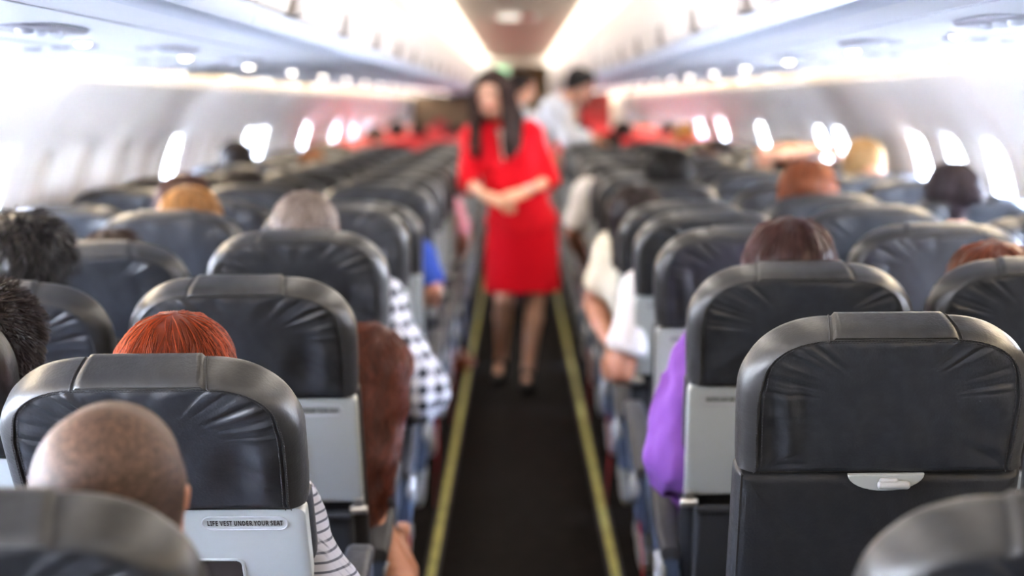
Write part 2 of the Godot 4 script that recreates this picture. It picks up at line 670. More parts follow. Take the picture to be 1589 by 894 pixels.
# the overhead: ceiling panels, cove lamps, bins, service panels, sidewall lamps, one of each per module
func make_overhead() -> void:
	var count := int(round((REAR - FRONT) / MODULE))
	var len := MODULE - 0.006
	var cp := Shape.new()
	var pts := [Vector2(-0.47, 2.262), Vector2(-0.455, 2.222), Vector2(-0.40, 2.205), Vector2(-0.2, 2.196), Vector2(0, 2.194), Vector2(0.2, 2.196), Vector2(0.40, 2.205), Vector2(0.455, 2.222), Vector2(0.47, 2.262), Vector2(0.4, 2.262), Vector2(0, 2.25), Vector2(-0.4, 2.262)]
	cp.loft(along(pts, len), true, true)
	var ceiling := setting("ceiling")
	var cpm := cp.mesh(30)
	var cov := Shape.new()
	cov.loft(along([Vector2(0.36, 2.30), Vector2(0.48, 2.335), Vector2(0.70, 2.35), Vector2(0.80, 2.28), Vector2(0.82, 2.30), Vector2(0.72, 2.37), Vector2(0.46, 2.355), Vector2(0.36, 2.315)], len), true, true)
	var tube := Shape.new()
	tube.box(Vector3(0.2, 0.012, len - 0.06), 0.005, Transform3D(Basis(Vector3.BACK, -0.5), Vector3(0.60, 2.295, 0)))
	# bin: body, door with its latch, lip
	var door_out := [Vector2(0.566, 1.744), Vector2(0.556, 1.80), Vector2(0.547, 1.87), Vector2(0.543, 1.93), Vector2(0.551, 1.99), Vector2(0.575, 2.06), Vector2(0.615, 2.135), Vector2(0.672, 2.205), Vector2(0.76, 2.275)]
	var door_pts := door_out.duplicate()
	for k in door_out.size():
		door_pts.append(door_out[door_out.size() - 1 - k] + Vector2(0.022, -0.012))
	var door := Shape.new()
	door.loft(along(door_pts, len - 0.006), true, true)
	var body := Shape.new()
	body.loft(along([Vector2(0.60, 1.75), Vector2(0.60, 1.95), Vector2(0.64, 2.08), Vector2(0.72, 2.2), Vector2(0.80, 2.27), Vector2(1.0, 2.28), Vector2(1.36, 2.12), Vector2(1.50, 1.9), Vector2(1.42, 1.76), Vector2(1.3, 1.745), Vector2(0.66, 1.742)], len), true, true)
	var lip := Shape.new()
	lip.loft(along([Vector2(0.576, 1.739), Vector2(0.570, 1.733), Vector2(0.572, 1.708), Vector2(0.581, 1.691), Vector2(0.60, 1.684), Vector2(0.64, 1.683), Vector2(0.65, 1.71), Vector2(0.62, 1.739)], len), true, true)
	var latch := Shape.new()
	latch.loft([flat(PackedVector2Array([Vector2(-0.08, 0), Vector2(0.08, 0), Vector2(0.05, 0.075), Vector2(-0.01, 0.085)]), 0.0), flat(PackedVector2Array([Vector2(-0.072, 0.005), Vector2(0.072, 0.005), Vector2(0.044, 0.068), Vector2(-0.006, 0.078)]), 0.026)])
	var lm := latch.mesh()
	# service panel over the seats, its outer edge scalloped round the sidewall lamp
	var psu := Shape.new()
	var rows := []
	for side in 2:
		for k in 25:
			var t := k / 24.0
			var z := lerpf(-len / 2, len / 2, t)
			var e := 1.37 + 0.10 * pow(absf(2 * t - 1), 3.0)
			var row := PackedVector3Array()
			for j in 9:
				var x := lerpf(0.642, e, j / 8.0)
				var y := 1.684 - 0.030 * pow((x - 0.64) / 0.73, 1.6)
				row.append(Vector3(x, y + (0.035 if side == 1 else 0.0), z if side == 0 else -z))
			rows.append(row)
	# closed loop over and under
	var f0 := psu.f.size()
	psu.loft(rows, false, false, false, true, true)
	var edge_rows := []
	for k in 25:
		edge_rows.append(PackedVector3Array([rows[k][8], rows[49 - k][8]]))
	psu.sheet(edge_rows, Vector3(1, 0, 0))
	var psum := psu.mesh(35)
	var val := Shape.new()
	val.loft(along([Vector2(1.40, 1.735), Vector2(1.44, 1.752), Vector2(1.55, 1.742), Vector2(1.575, 1.70), Vector2(1.565, 1.635), Vector2(1.58, 1.63), Vector2(1.595, 1.71), Vector2(1.56, 1.76), Vector2(1.43, 1.77), Vector2(1.39, 1.75)], len), true, true)
	var glow := Shape.new()
	glow.loft(along([Vector2(1.548, 1.648), Vector2(1.556, 1.70), Vector2(1.54, 1.725), Vector2(1.546, 1.729), Vector2(1.564, 1.702), Vector2(1.556, 1.646)], len - 0.07), true, true)
	var meshes := {}
	for side in [1, -1]:
		meshes[side] = {}
		for d in [["cove", cov], ["tube", tube], ["door", door], ["body", body], ["lip", lip], ["psu", psu], ["valance", val], ["glow", glow]]:
			var s: Shape = d[1]
			var o := Shape.new()
			for p in s.v:
				o.v.append(Vector3(p.x * side, p.y, p.z))
			o.f = s.f.duplicate()
			if side < 0:
				o.flip(0)
			meshes[side][d[0]] = o.mesh(35)
	var nozzle := Shape.new()
	nozzle.lathe([Vector2(0.018, 0.0), Vector2(0.02, -0.004), Vector2(0.017, -0.012), Vector2(0.008, -0.014), Vector2(0.007, -0.008)], 14)
	var nozzle_m := nozzle.mesh()
	var ring := Shape.new()
	ring.lathe([Vector2(0.021, 0.002), Vector2(0.024, -0.004), Vector2(0.019, -0.007), Vector2(0.017, -0.003)], 16)
	var ring_m := ring.mesh()
	var bulb := Shape.new()
	bulb.lathe([Vector2(0.021, 0.002), Vector2(0.020, -0.006), Vector2(0.015, -0.012), Vector2(0.007, -0.015)], 14)
	var bulb_m := bulb.mesh()
	var pod := Shape.new()
	pod.loft([flat_y(rounded(0.065, 0.17, 0.062, 6), 0.0), flat_y(rounded(0.065, 0.17, 0.062, 6), -0.004), flat_y(rounded(0.058, 0.163, 0.056, 6), -0.009), flat_y(rounded(0.03, 0.13, 0.028, 6), -0.006)])
	var pod_m := pod.mesh()
	var plank := Shape.new()
	plank.box(Vector3(0.006, 0.003, len), 0.001)
	var plank_m := plank.mesh()
	for k in count:
		var z := REAR - MODULE * (k + 0.5)
		obj("ceiling_panel", cpm, M.ceiling_cream, ceiling).position.z = z
		for side in [1, -1]:
			var hand := "right" if side > 0 else "left"
			var nth: String = ["behind the camera", "right over the camera", "just short of the picture's edge"][k] if k < 3 else "%s in view from the camera" % ORD[k - 3]
			obj("cove", meshes[side].cove, M.cabin_white, ceiling).position.z = z
			var cl := thing("ceiling_light", "white cove lamp above the %s bins, %s" % [hand, nth], "light", Vector3(0, 0, z), "cove lamps along the %s bins" % hand)
			obj("diffuser", meshes[side].tube, M.cove_glow, cl)
			lamp(cl, Vector3(0.594 * side, 2.284, 0), Vector2(0.2, len - 0.06), Vector3(-0.55 * side, -1, 0).normalized(), rgb8(255, 248, 238), E_COVE)
			var b := thing("overhead_bin", "white overhead bin, pale blue lip, on the %s, %s" % [hand, nth], "bin", Vector3(0, 0, z), "overhead bins on the %s" % hand)
			obj("body", meshes[side].body, M.bin_white, b)
			obj("door", meshes[side].door, M.bin_white, b)
			obj("lip", meshes[side].lip, M.bin_blue, b)
			var la := obj("latch", lm, M.latch_grey, b)
			la.transform = Transform3D(Basis(Vector3.UP, -side * PI / 2), Vector3(0.572 * side, 1.738, 0.05))
			var ps := thing("service_panel", "pale blue service panel under the %s bins, %s" % [hand, nth], "service panel", Vector3(0, 0, z), "service panels on the %s" % hand)
			var board := obj("board", meshes[side].psu, M.psu_blue, ps)
			for q in [0.78, 1.12]:
				obj("seam", plank_m, M.psu_seam, board).position = Vector3(q * side, psu_y(q) - 0.001, 0)
			var pd := obj("vent_pod", pod_m, M.psu_grey, ps)
			pd.position = Vector3(0.95 * side, psu_y(0.95), -0.28)
			for j in 3:
				var nz := obj("air_nozzle", nozzle_m, M.psu_blue, pd)
				nz.position = Vector3(0, -0.005, (j - 1) * 0.095)
			for j in 3:
				obj("call_button", ring_m, M.psu_grey, ps).position = Vector3((1.06 + 0.07 * j) * side, psu_y(1.06 + 0.07 * j), 0.10)
			var rl := obj("reading_light", ring_m, M.psu_grey, ps)
			rl.position = Vector3(1.02 * side, psu_y(1.02), 0.30)
			obj("bulb", bulb_m, M.reading_glow, rl)
			lamp(ps, rl.position + Vector3(0, -0.018, 0), Vector2(0.03, 0.03), Vector3(0, -1, 0), rgb8(255, 244, 225), 0.004)
			var vl := thing("sidewall_light", "warm sidewall lamp over the %s windows, %s" % [hand, nth], "light", Vector3(0, 0, z), "sidewall lamps on the %s" % hand)
			obj("trough", meshes[side].valance, M.panel_cream, vl)
			obj("diffuser", meshes[side].glow, M.valance_glow, vl)
			lamp(vl, Vector3(1.535 * side, 1.69, 0), Vector2(len - 0.07, 0.06), Vector3(-side, -0.25, 0).normalized(), rgb8(255, 232, 196), E_SIDE)
	# dark gap between two runs of bins on the right
	var gap := Shape.new()
	var gp := []
	for p in door_out:
		gp.append(p + Vector2(-0.004, 0.002))
	for k in door_out.size():
		gp.append(door_out[door_out.size() - 1 - k] + Vector2(0.02, -0.01))
	gap.loft(along(gp, 0.06), true, true)
	var gt := struct(obj("trim_2", gap.mesh(35), M.gap_dark))
	gt.position.z = REAR - MODULE * 11
	# the sign hanging from the ceiling
	var sg := thing("ceiling_sign", "small lit sign with a reddish end on the ceiling over the aisle", "sign", Vector3(0.0, 2.168, -12.2))
	var hb := Shape.new()
	hb.box(Vector3(0.34, 0.05, 0.09), 0.012)
	obj("housing", hb.mesh(), M.cabin_white, sg)
	var fb := Shape.new()
	fb.box(Vector3(0.16, 0.035, 0.006), 0.002, Transform3D(Basis(), Vector3(-0.06, -0.002, 0.046)))
	obj("lit_face", fb.mesh(), M.exit_white, sg)
	var rb := Shape.new()
	rb.box(Vector3(0.09, 0.035, 0.006), 0.002, Transform3D(Basis(), Vector3(0.08, -0.002, 0.046)))
	obj("red_face", rb.mesh(), M.sign_red, sg)
	lamp(sg, Vector3(-0.06, -0.002, 0.06), Vector2(0.16, 0.035), Vector3(0, 0, 1), rgb8(255, 246, 236), 0.01)


func psu_y(x: float) -> float:
	return 1.684 - 0.030 * pow((x - 0.64) / 0.73, 1.6)


func flat_y(p: PackedVector2Array, y: float) -> PackedVector3Array:
	var out := PackedVector3Array()
	for q in p:
		out.append(Vector3(q.x, y, q.y))
	return out


func along(pts: Array, length: float) -> Array:
	var rings := []
	for z in [-length / 2, length / 2]:
		var ring := PackedVector3Array()
		for p in pts:
			ring.append(Vector3(p.x, p.y, z))
		rings.append(ring)
	return rings


# ------------------------------------------------------------------ seats
func cover_outline(bottom := -0.25) -> PackedVector2Array:   # from the lower right corner round over the top, counter-clockwise; y = 0 is the top
	var hw := 0.2275
	var p := PackedVector2Array()
	for k in 10:
		var t := k / 10.0
		p.append(Vector2(hw - 0.004 * (1 - t) * (1 - t), lerpf(bottom, -0.118, t)))
	for k in 31:
		var a := PI / 2 * k / 30.0
		p.append(Vector2(hw - 0.135 + 0.135 * pow(cos(a), 2 / 2.05), -0.118 + 0.114 * pow(sin(a), 2 / 2.05)))
	for k in range(1, 10):
		p.append(Vector2(lerpf(0.0925, -0.0925, k / 10.0), -0.004))
	for k in 31:
		var a := PI / 2 * (1 - k / 30.0)
		p.append(Vector2(-hw + 0.135 - 0.135 * pow(cos(a), 2 / 2.05), -0.118 + 0.114 * pow(sin(a), 2 / 2.05)))
	for k in range(1, 11):
		var t := 1 - k / 10.0
		p.append(Vector2(-hw + 0.004 * (1 - t) * (1 - t), lerpf(bottom, -0.118, t)))
	for k in range(1, 10):
		p.append(Vector2(lerpf(-hw + 0.004, hw - 0.004, k / 10.0), bottom))
	return p


const SEAM := 0.030
const BAND := [[0.030, -0.0035], [0.028, 0.0], [0.022, -0.002], [0.013, -0.007], [0.006, -0.014], [0.0015, -0.024], [0.0, -0.036], [0.0, -0.058], [0.006, -0.070], [0.02, -0.079], [0.05, -0.084]]


# rear leather of the headrest, creased towards its edge; outline inset by the seam. kind chooses the creases
func rear_panel(kind: int) -> Shape:
	var s := Shape.new()
	var out := cover_outline()
	var edge := seam_line(out, SEAM)
	var noise := FastNoiseLite.new()
	noise.seed = 20 + kind
	noise.frequency = 9.0
	noise.fractal_octaves = 2
	var mid := Vector2(0, -0.125)
	var rings := []
	for r in 21:
		var t := pow(1.0 - r / 20.0, 0.8)
		var ring := PackedVector3Array()
		for k in edge.size():
			var q := mid + (edge[k] - mid) * t
			var z := 0.004 * (1 - t * t) - 0.0035 * smoothstep(0.94, 1.0, t)
			var near := smoothstep(0.45, 0.9, t) * (1 - smoothstep(0.93, 1.0, t))
			z += 0.0036 * noise.get_noise_2d(float(k) * 0.06, kind * 3.0) * near * 2.0
			z += 0.0017 * noise.get_noise_2d(float(k) * 0.034 + 40.0, kind * 3.0) * smoothstep(0.74, 0.93, t) * (1 - smoothstep(0.95, 1.0, t))
			z += 0.005 * noise.get_noise_2d(q.x * 0.7, q.y * 0.35) * (1 - smoothstep(0.85, 1.0, t))
			if kind == 1:      # upright folds by the left edge
				z += 0.006 * sin((q.x + 0.19) * 105.0 + q.y * 16.0) * exp(-pow((q.x + 0.160) / 0.036, 2)) * smoothstep(-0.06, -0.13, q.y) * (1 - smoothstep(0.9, 1.0, t))
				z += 0.004 * exp(-pow((q.x + 0.0 + q.y * 0.2) / 0.02, 2)) * smoothstep(-0.13, -0.2, q.y)
			if kind == 2:      # a dimple by the lower right corner
				z -= 0.011 * exp(-pow((q.x - 0.125) / 0.03, 2) - pow((q.y + 0.17) / 0.05, 2))
				z += 0.006 * exp(-pow((q.x - 0.165) / 0.016, 2) - pow((q.y + 0.17) / 0.06, 2))
			ring.append(Vector3(q.x, q.y, z))
		rings.append(ring)
	s.loft(rings, false, true, true, false, false)
	var sum := 0.0
	for k in range(0, s.f.size(), 3):
		sum += (s.v[s.f[k + 1]] - s.v[s.f[k]]).cross(s.v[s.f[k + 2]] - s.v[s.f[k]]).z
	if sum < 0:
		s.flip(0)
	return s


# the seam follows the outline but runs straight down to the bottom
func seam_line(out: PackedVector2Array, d: float) -> PackedVector2Array:
	var p := out.duplicate()
	var n := p.size()
	for k in n:
		var t := (out[(k + 1) % n] - out[k]).normalized() + (out[k] - out[(k + n - 1) % n]).normalized()
		var nor := Vector2(-t.y, t.x).normalized()
		p[k] += nor * d * lerpf(1.0, 0.42, smoothstep(0.25, 0.95, -nor.y))
	for k in p.size():
		if out[k].y <= -0.2499:
			p[k] = Vector2(clampf(out[k].x, -0.2275 + d, 0.2275 - d), out[k].y + minf(d, 0.004))
		elif out[k].y < -0.16:
			p[k].y = out[k].y + minf(d, 0.004) * 0.0
	return p


func edge_band() -> Shape:
	var s := Shape.new()
	var out := cover_outline()
	var rings := []
	for b in BAND:
		rings.append(flat(seam_line(out, b[0]), b[1]))
	s.loft(rings, false, true)
	return s


# the raised piece over the middle of the top edge
func top_cap() -> Shape:
	var s := Shape.new()
	var rings := []
	for b in BAND:
		if b[1] < -0.08:
			continue
		var grow := 0.0018 if b[0] < 0.029 else -0.002
		var w: float = 0.099 + b[1] * 0.14
		var ring := PackedVector3Array()
		for k in 25:
			var x := w * (1.0 - 2.0 * k / 24.0) * (1.0 if k > 0 and k < 24 else 1.0)
			var y: float = -b[0] * 0.42 + grow - 0.010 * smoothstep(0.93, 1.0, absf(x) / w)
			ring.append(Vector3(x, y, b[1] + (0.0012 if b[1] > -0.03 else 0.0) * (1 - smoothstep(0.9, 1.0, absf(x) / w))))
		rings.append(ring)
	s.sheet(rings, Vector3(0, 1, 0.3))
	return s


func stitching() -> Shape:
	var s := Shape.new()
	for e in [-1.0, 1.0]:
		var pts := []
		for b in BAND:
			if b[1] > -0.075:
				pts.append(Vector3(e * (0.1 + b[1] * 0.14), -b[0] * 0.42 - 0.0028, b[1] + 0.0012))
		s.tube(pts, 0.0012, 5)
	var out := cover_outline()
	for d in [0.0345, 0.0255]:
		var p := seam_line(out, d)
		var walk := 0.0
		for k in p.size() - 10:
			var a := p[k]
			var b := p[k + 1]
			var l := a.distance_to(b)
			while walk < l:
				var q := a.lerp(b, walk / l)
				var dir := (b - a).normalized()
				s.box(Vector3(0.0038, 0.0015, 0.0014), 0.0004, Transform3D(Basis(Vector3.BACK, dir.angle()), Vector3(q.x, q.y, 0.0004 if d < 0.030 else 0.0002)))
				walk += 0.0052
			walk -= l
	return s


# light grey plastic frame below the headrest, with an opening for the tray
func tray_frame() -> Shape:
	var s := Shape.new()
	var o := rounded(0.222, 0.128, 0.014, 5)
	var i := rounded(0.112, 0.055, 0.01, 5, Vector2(0, -0.034))
	var i2 := rounded(0.118, 0.061, 0.013, 5, Vector2(0, -0.034))
	s.loft([flat(o, -0.016), flat(o, 0.004), flat(inset(o, 0.0015), 0.0075), flat(inset(o, 0.005), 0.009), flat(inset(o, 0.012), 0.0095), flat(i2, 0.0095), flat(inset(i2, 0.001), 0.0115), flat(inset(i2, 0.004), 0.0115), flat(i, 0.009), flat(i, -0.016)], false, false, true, true)
	return s


func plaque_rim() -> Shape:
	var s := Shape.new()
	var o := rounded(0.0675, 0.0142, 0.0140, 6)
	s.loft([flat(o, 0), flat(inset(o, 0.0005), 0.0016), flat(inset(o, 0.0016), 0.0016), flat(inset(o, 0.0024), 0.0004), flat(inset(o, 0.005), 0.0002), flat(inset(o, 0.005), -0.001)], false, true)
	return s


func words(what: String, wide: float, high: float) -> TextMesh:
	var t := TextMesh.new()
	var font := SystemFont.new()
	font.font_names = PackedStringArray(["Droid Sans"])
	font.font_weight = 700
	t.font = font
	t.text = what
	t.font_size = 48
	t.depth = 0.05
	t.pixel_size = 0.01
	t.curve_step = 2.0
	return t


var SM := {}


func make_seat_meshes() -> void:
	for k in 3:
		SM["panel%d" % k] = rear_panel(k).mesh(180)
	SM.band = edge_band().mesh(60)
	SM.cap = top_cap().mesh(60)
	SM.stitch = stitching().mesh(60)
	SM.frame = tray_frame().mesh(35)
	SM.rim = plaque_rim().mesh(35)
	var s := Shape.new()
	# lower back: the padded slab under the headrest
	var p := rounded(0.2255, 0.262, 0.012, 4, Vector2(0, -0.512))
	s.loft([flat(inset(p, 0.09), -0.03), flat(inset(p, 0.04), -0.028), flat(inset(p, 0.03), -0.029), flat(inset(p, 0.014), -0.034), flat(inset(p, 0.003), -0.045), flat(p, -0.055), flat(p, -0.07), flat(inset(p, 0.01), -0.08), flat(inset(p, 0.04), -0.086)])
	SM.lower = s.mesh(60)
	s = Shape.new()    # the leather that runs on down where there is no frame
	p = rounded(0.2265, 0.262, 0.012, 4, Vector2(0, -0.514))
	var rings := []
	for t in [0.02, 0.2, 0.4, 0.6, 0.75, 0.87]:
		var ring := PackedVector3Array()
		for q in inset(p, 0.008):
			var g: Vector2 = Vector2(0, -0.514) + (q - Vector2(0, -0.514)) * t
			g.y = -0.514 + (q.y + 0.514) * (t if absf(q.y + 0.514) < 0.25 else t)
			ring.append(Vector3(g.x, g.y, -0.006 + 0.003 * sin(g.x * 37.0 + g.y * 29.0) + 0.002 * sin(g.x * 80.0 - g.y * 40.0)))
		rings.append(ring)
	rings.append_array([flat(inset(p, 0.02), -0.0075), flat(inset(p, 0.010), -0.012), flat(inset(p, 0.003), -0.022), flat(p, -0.036), flat(p, -0.06)])
	s.loft(rings, true, true)
	SM.leather_lower = s.mesh(60)
	s = Shape.new()
	s.tube(range(12).map(func(k): return Vector3(-0.2235 + 0.006, -0.257 - 0.04 * k, -0.0135)), 0.0022, 6)
	SM.piping = s.mesh(60)
	s = Shape.new()
	s.box(Vector3(0.262, 0.14, 0.006), 0.002, Transform3D(Basis(), Vector3(0, -0.400, -0.026)))
	SM.recess = s.mesh()
	s = Shape.new()
	s.box(Vector3(0.022, 0.034, 0.03), 0.005)
	s.lathe([Vector2(0.008, -0.018), Vector2(0.010, -0.016), Vector2(0.010, 0.016), Vector2(0.008, 0.018)], 12, Transform3D(Basis(Vector3.BACK, PI / 2), Vector3(0, -0.012, 0.012)))
	SM.hinge = s.mesh()
	s = Shape.new()
	s.box(Vector3(0.40, 0.21, 0.035), 0.014, Transform3D(Basis(Vector3.RIGHT, -0.06), Vector3(0, -0.645, -0.012)), 2)
	s.box(Vector3(0.40, 0.016, 0.012), 0.005, Transform3D(Basis(), Vector3(0, -0.535, 0.006)))
	SM.pocket = s.mesh()
	s = Shape.new()    # half-moon latch
	var moon := PackedVector2Array()
	for k in 17:
		var a := PI + PI * k / 16.0
		moon.append(Vector2(0.06 * cos(a), 0.030 * sin(a)))
	plate(s, moon, 0.0, 0.008, 0.0018)
	SM.moon = s.mesh()
	s = Shape.new()
	s.box(Vector3(0.052, 0.013, 0.014), 0.006, Transform3D(Basis(), Vector3(0.012, -0.016, 0.012)), 2)
	s.box(Vector3(0.03, 0.02, 0.01), 0.005, Transform3D(Basis(), Vector3(0.004, -0.015, 0.010)), 2)
	SM.knob = s.mesh()
	s = Shape.new()
	s.box(Vector3(0.44, 0.13, 0.47), 0.045, Transform3D(Basis(), Vector3(0, 0.405, -0.20)), 3)
	SM.cushion = s.mesh(60)
	s = Shape.new()
	s.box(Vector3(0.42, 0.03, 0.44), 0.008, Transform3D(Basis(), Vector3(0, 0.325, -0.19)))
	for z in [-0.33, -0.07]:
		s.lathe([Vector2(0.022, -0.243), Vector2(0.022, 0.243)], 12, Transform3D(Basis(Vector3.BACK, PI / 2), Vector3(0, 0.30, z)))
	SM.pan = s.mesh()
	s = Shape.new()
	s.box(Vector3(0.03, 0.29, 0.05), 0.01, Transform3D(Basis(Vector3.RIGHT, 0.35), Vector3(0, 0.15, -0.02)))
	s.box(Vector3(0.035, 0.02, 0.14), 0.006, Transform3D(Basis(), Vector3(0, 0.012, 0.03)))
	SM.rear_leg = s.mesh()
	s = Shape.new()
	s.box(Vector3(0.03, 0.29, 0.045), 0.01, Transform3D(Basis(Vector3.RIGHT, -0.2), Vector3(0, 0.15, -0.36)))
	SM.front_leg = s.mesh()
	# armrest: an arched beam from the hinge forward; top pad and a skirt
	s = Shape.new()
	var top := []
	var skirt := []
	for k in 15:
		var t := k / 14.0
		var z := lerpf(0.03, -0.40, t)
		var y := 0.545 + 0.115 * sin(minf(t * 1.25, 1.0) * PI / 2) - 0.05 * smoothstep(0.86, 1.0, t)
		var hw := 0.028 * (1 - 0.35 * smoothstep(0.85, 1.0, t)) * (0.75 + 0.25 * smoothstep(0.0, 0.12, t))
		var r2 := rounded(hw, 0.016, 0.0135, 3)
		var ring := PackedVector3Array()
		for q in r2:
			ring.append(Vector3(q.x, y + q.y, z))
		top.append(ring)
		var hh := lerpf(0.075, 0.038, t)
		var ring2 := PackedVector3Array()
		for q in rounded(hw * 0.86, hh, 0.016, 3):
			ring2.append(Vector3(q.x, y - hh - 0.008 + q.y, z))
		skirt.append(ring2)
	s.loft(top)
	SM.arm_pad = s.mesh(60)
	s = Shape.new()
	s.loft(skirt)
	SM.arm_skirt = s.mesh(60)
	s = Shape.new()
	s.lathe([Vector2(0.0, -0.012), Vector2(0.034, -0.012), Vector2(0.04, -0.006), Vector2(0.04, 0.006), Vector2(0.034, 0.012), Vector2(0.012, 0.013), Vector2(0.0, 0.011)], 20, Transform3D(Basis(Vector3.BACK, PI / 2), Vector3.ZERO))
	SM.hub = s.mesh()
	# shroud: the rounded grey cover over the end of the seat beam
	s = Shape.new()
	var sp := PackedVector2Array()
	for k in 28:
		var a := TAU * k / 28
		sp.append(Vector2(0.15 * signf(cos(a)) * pow(absf(cos(a)), 0.75), 0.125 * signf(sin(a)) * pow(absf(sin(a)), 0.7)))
	plate(s, sp, -0.02, 0.04, 0.012, Transform3D(Basis(Vector3.UP, PI / 2), Vector3(0, 0.36, -0.17)))
	SM.shroud = s.mesh(50)
	s = Shape.new()
	s.box(Vector3(0.034, 0.17, 0.08), 0.01, Transform3D(Basis(Vector3.RIGHT, 0.1), Vector3(0, 0.43, -0.03)))
	s.box(Vector3(0.03, 0.035, 0.05), 0.008, Transform3D(Basis(), Vector3(0, 0.535, -0.03)))
	SM.bracket = s.mesh()
	s = Shape.new()
	var st := []
	for k in 13:
		var t := k / 12.0
		st.append([Vector3(0.006 * sin(t * 5.0), 0.42 - 0.33 * t, 0.02 + 0.05 * sin(t * PI)), 0.0])
	var a_rows := []
	for q in st:
		a_rows.append(PackedVector3Array([q[0] + Vector3(-0.002, 0, -0.014), q[0] + Vector3(0.002, 0, -0.014), q[0] + Vector3(0.002, 0, 0.014), q[0] + Vector3(-0.002, 0, 0.014)]))
	s.loft(a_rows)
	SM.strap = s.mesh()
	SM.vest_words = words("LIFE VEST UNDER YOUR SEAT", 0.118, 0.0085)
	SM.belt_words = words("FASTEN SEAT BELT WHILE SEATED", 0.118, 0.0085)


func lean(angle: float, from_top := true) -> Transform3D:     # a frame at the top of the seatback, leaning back by that angle
	var b := Basis(Vector3.RIGHT, deg_to_rad(angle))
	return Transform3D(b, Vector3(0, HINGE, 0)) * Transform3D(Basis(), Vector3(0, BACK - 0.006 if from_top else 0.0, 0.04))


func seat_top(col: String, row: int) -> Vector3:
	return Vector3(COL_X[col], 0, -(FIRST + PITCH * row)) + lean(recline(col, row)).origin


func recline(col: String, row: int) -> float:
	var given := {"C-1": 29.5, "D-1": 30.8, "C0": 26.8, "D0": 18.4, "C1": 20.6, "D1": 17.2, "E1": 16.0, "B1": 22.0, "C2": 13.5, "D2": 13.5, "E2": 12.5, "B2": 19.0, "C3": 8.0, "D3": 16.0, "E3": 13.0, "F3": 21.0, "B3": 12.5, "A3": 14.0, "C4": 18.5, "D4": 20.0, "E4": 15.5, "F4": 17.0, "B4": 16.0, "A4": 19.0, "C5": 10.0, "D5": 13.0, "A5": 14.0, "D8": 9.0}
	var key := "%s%d" % [col, row]
	if given.has(key):
		return given[key]
	var r := RandomNumberGenerator.new()
	r.seed = hash(key)
	return r.randf_range(11.0, 16.5)


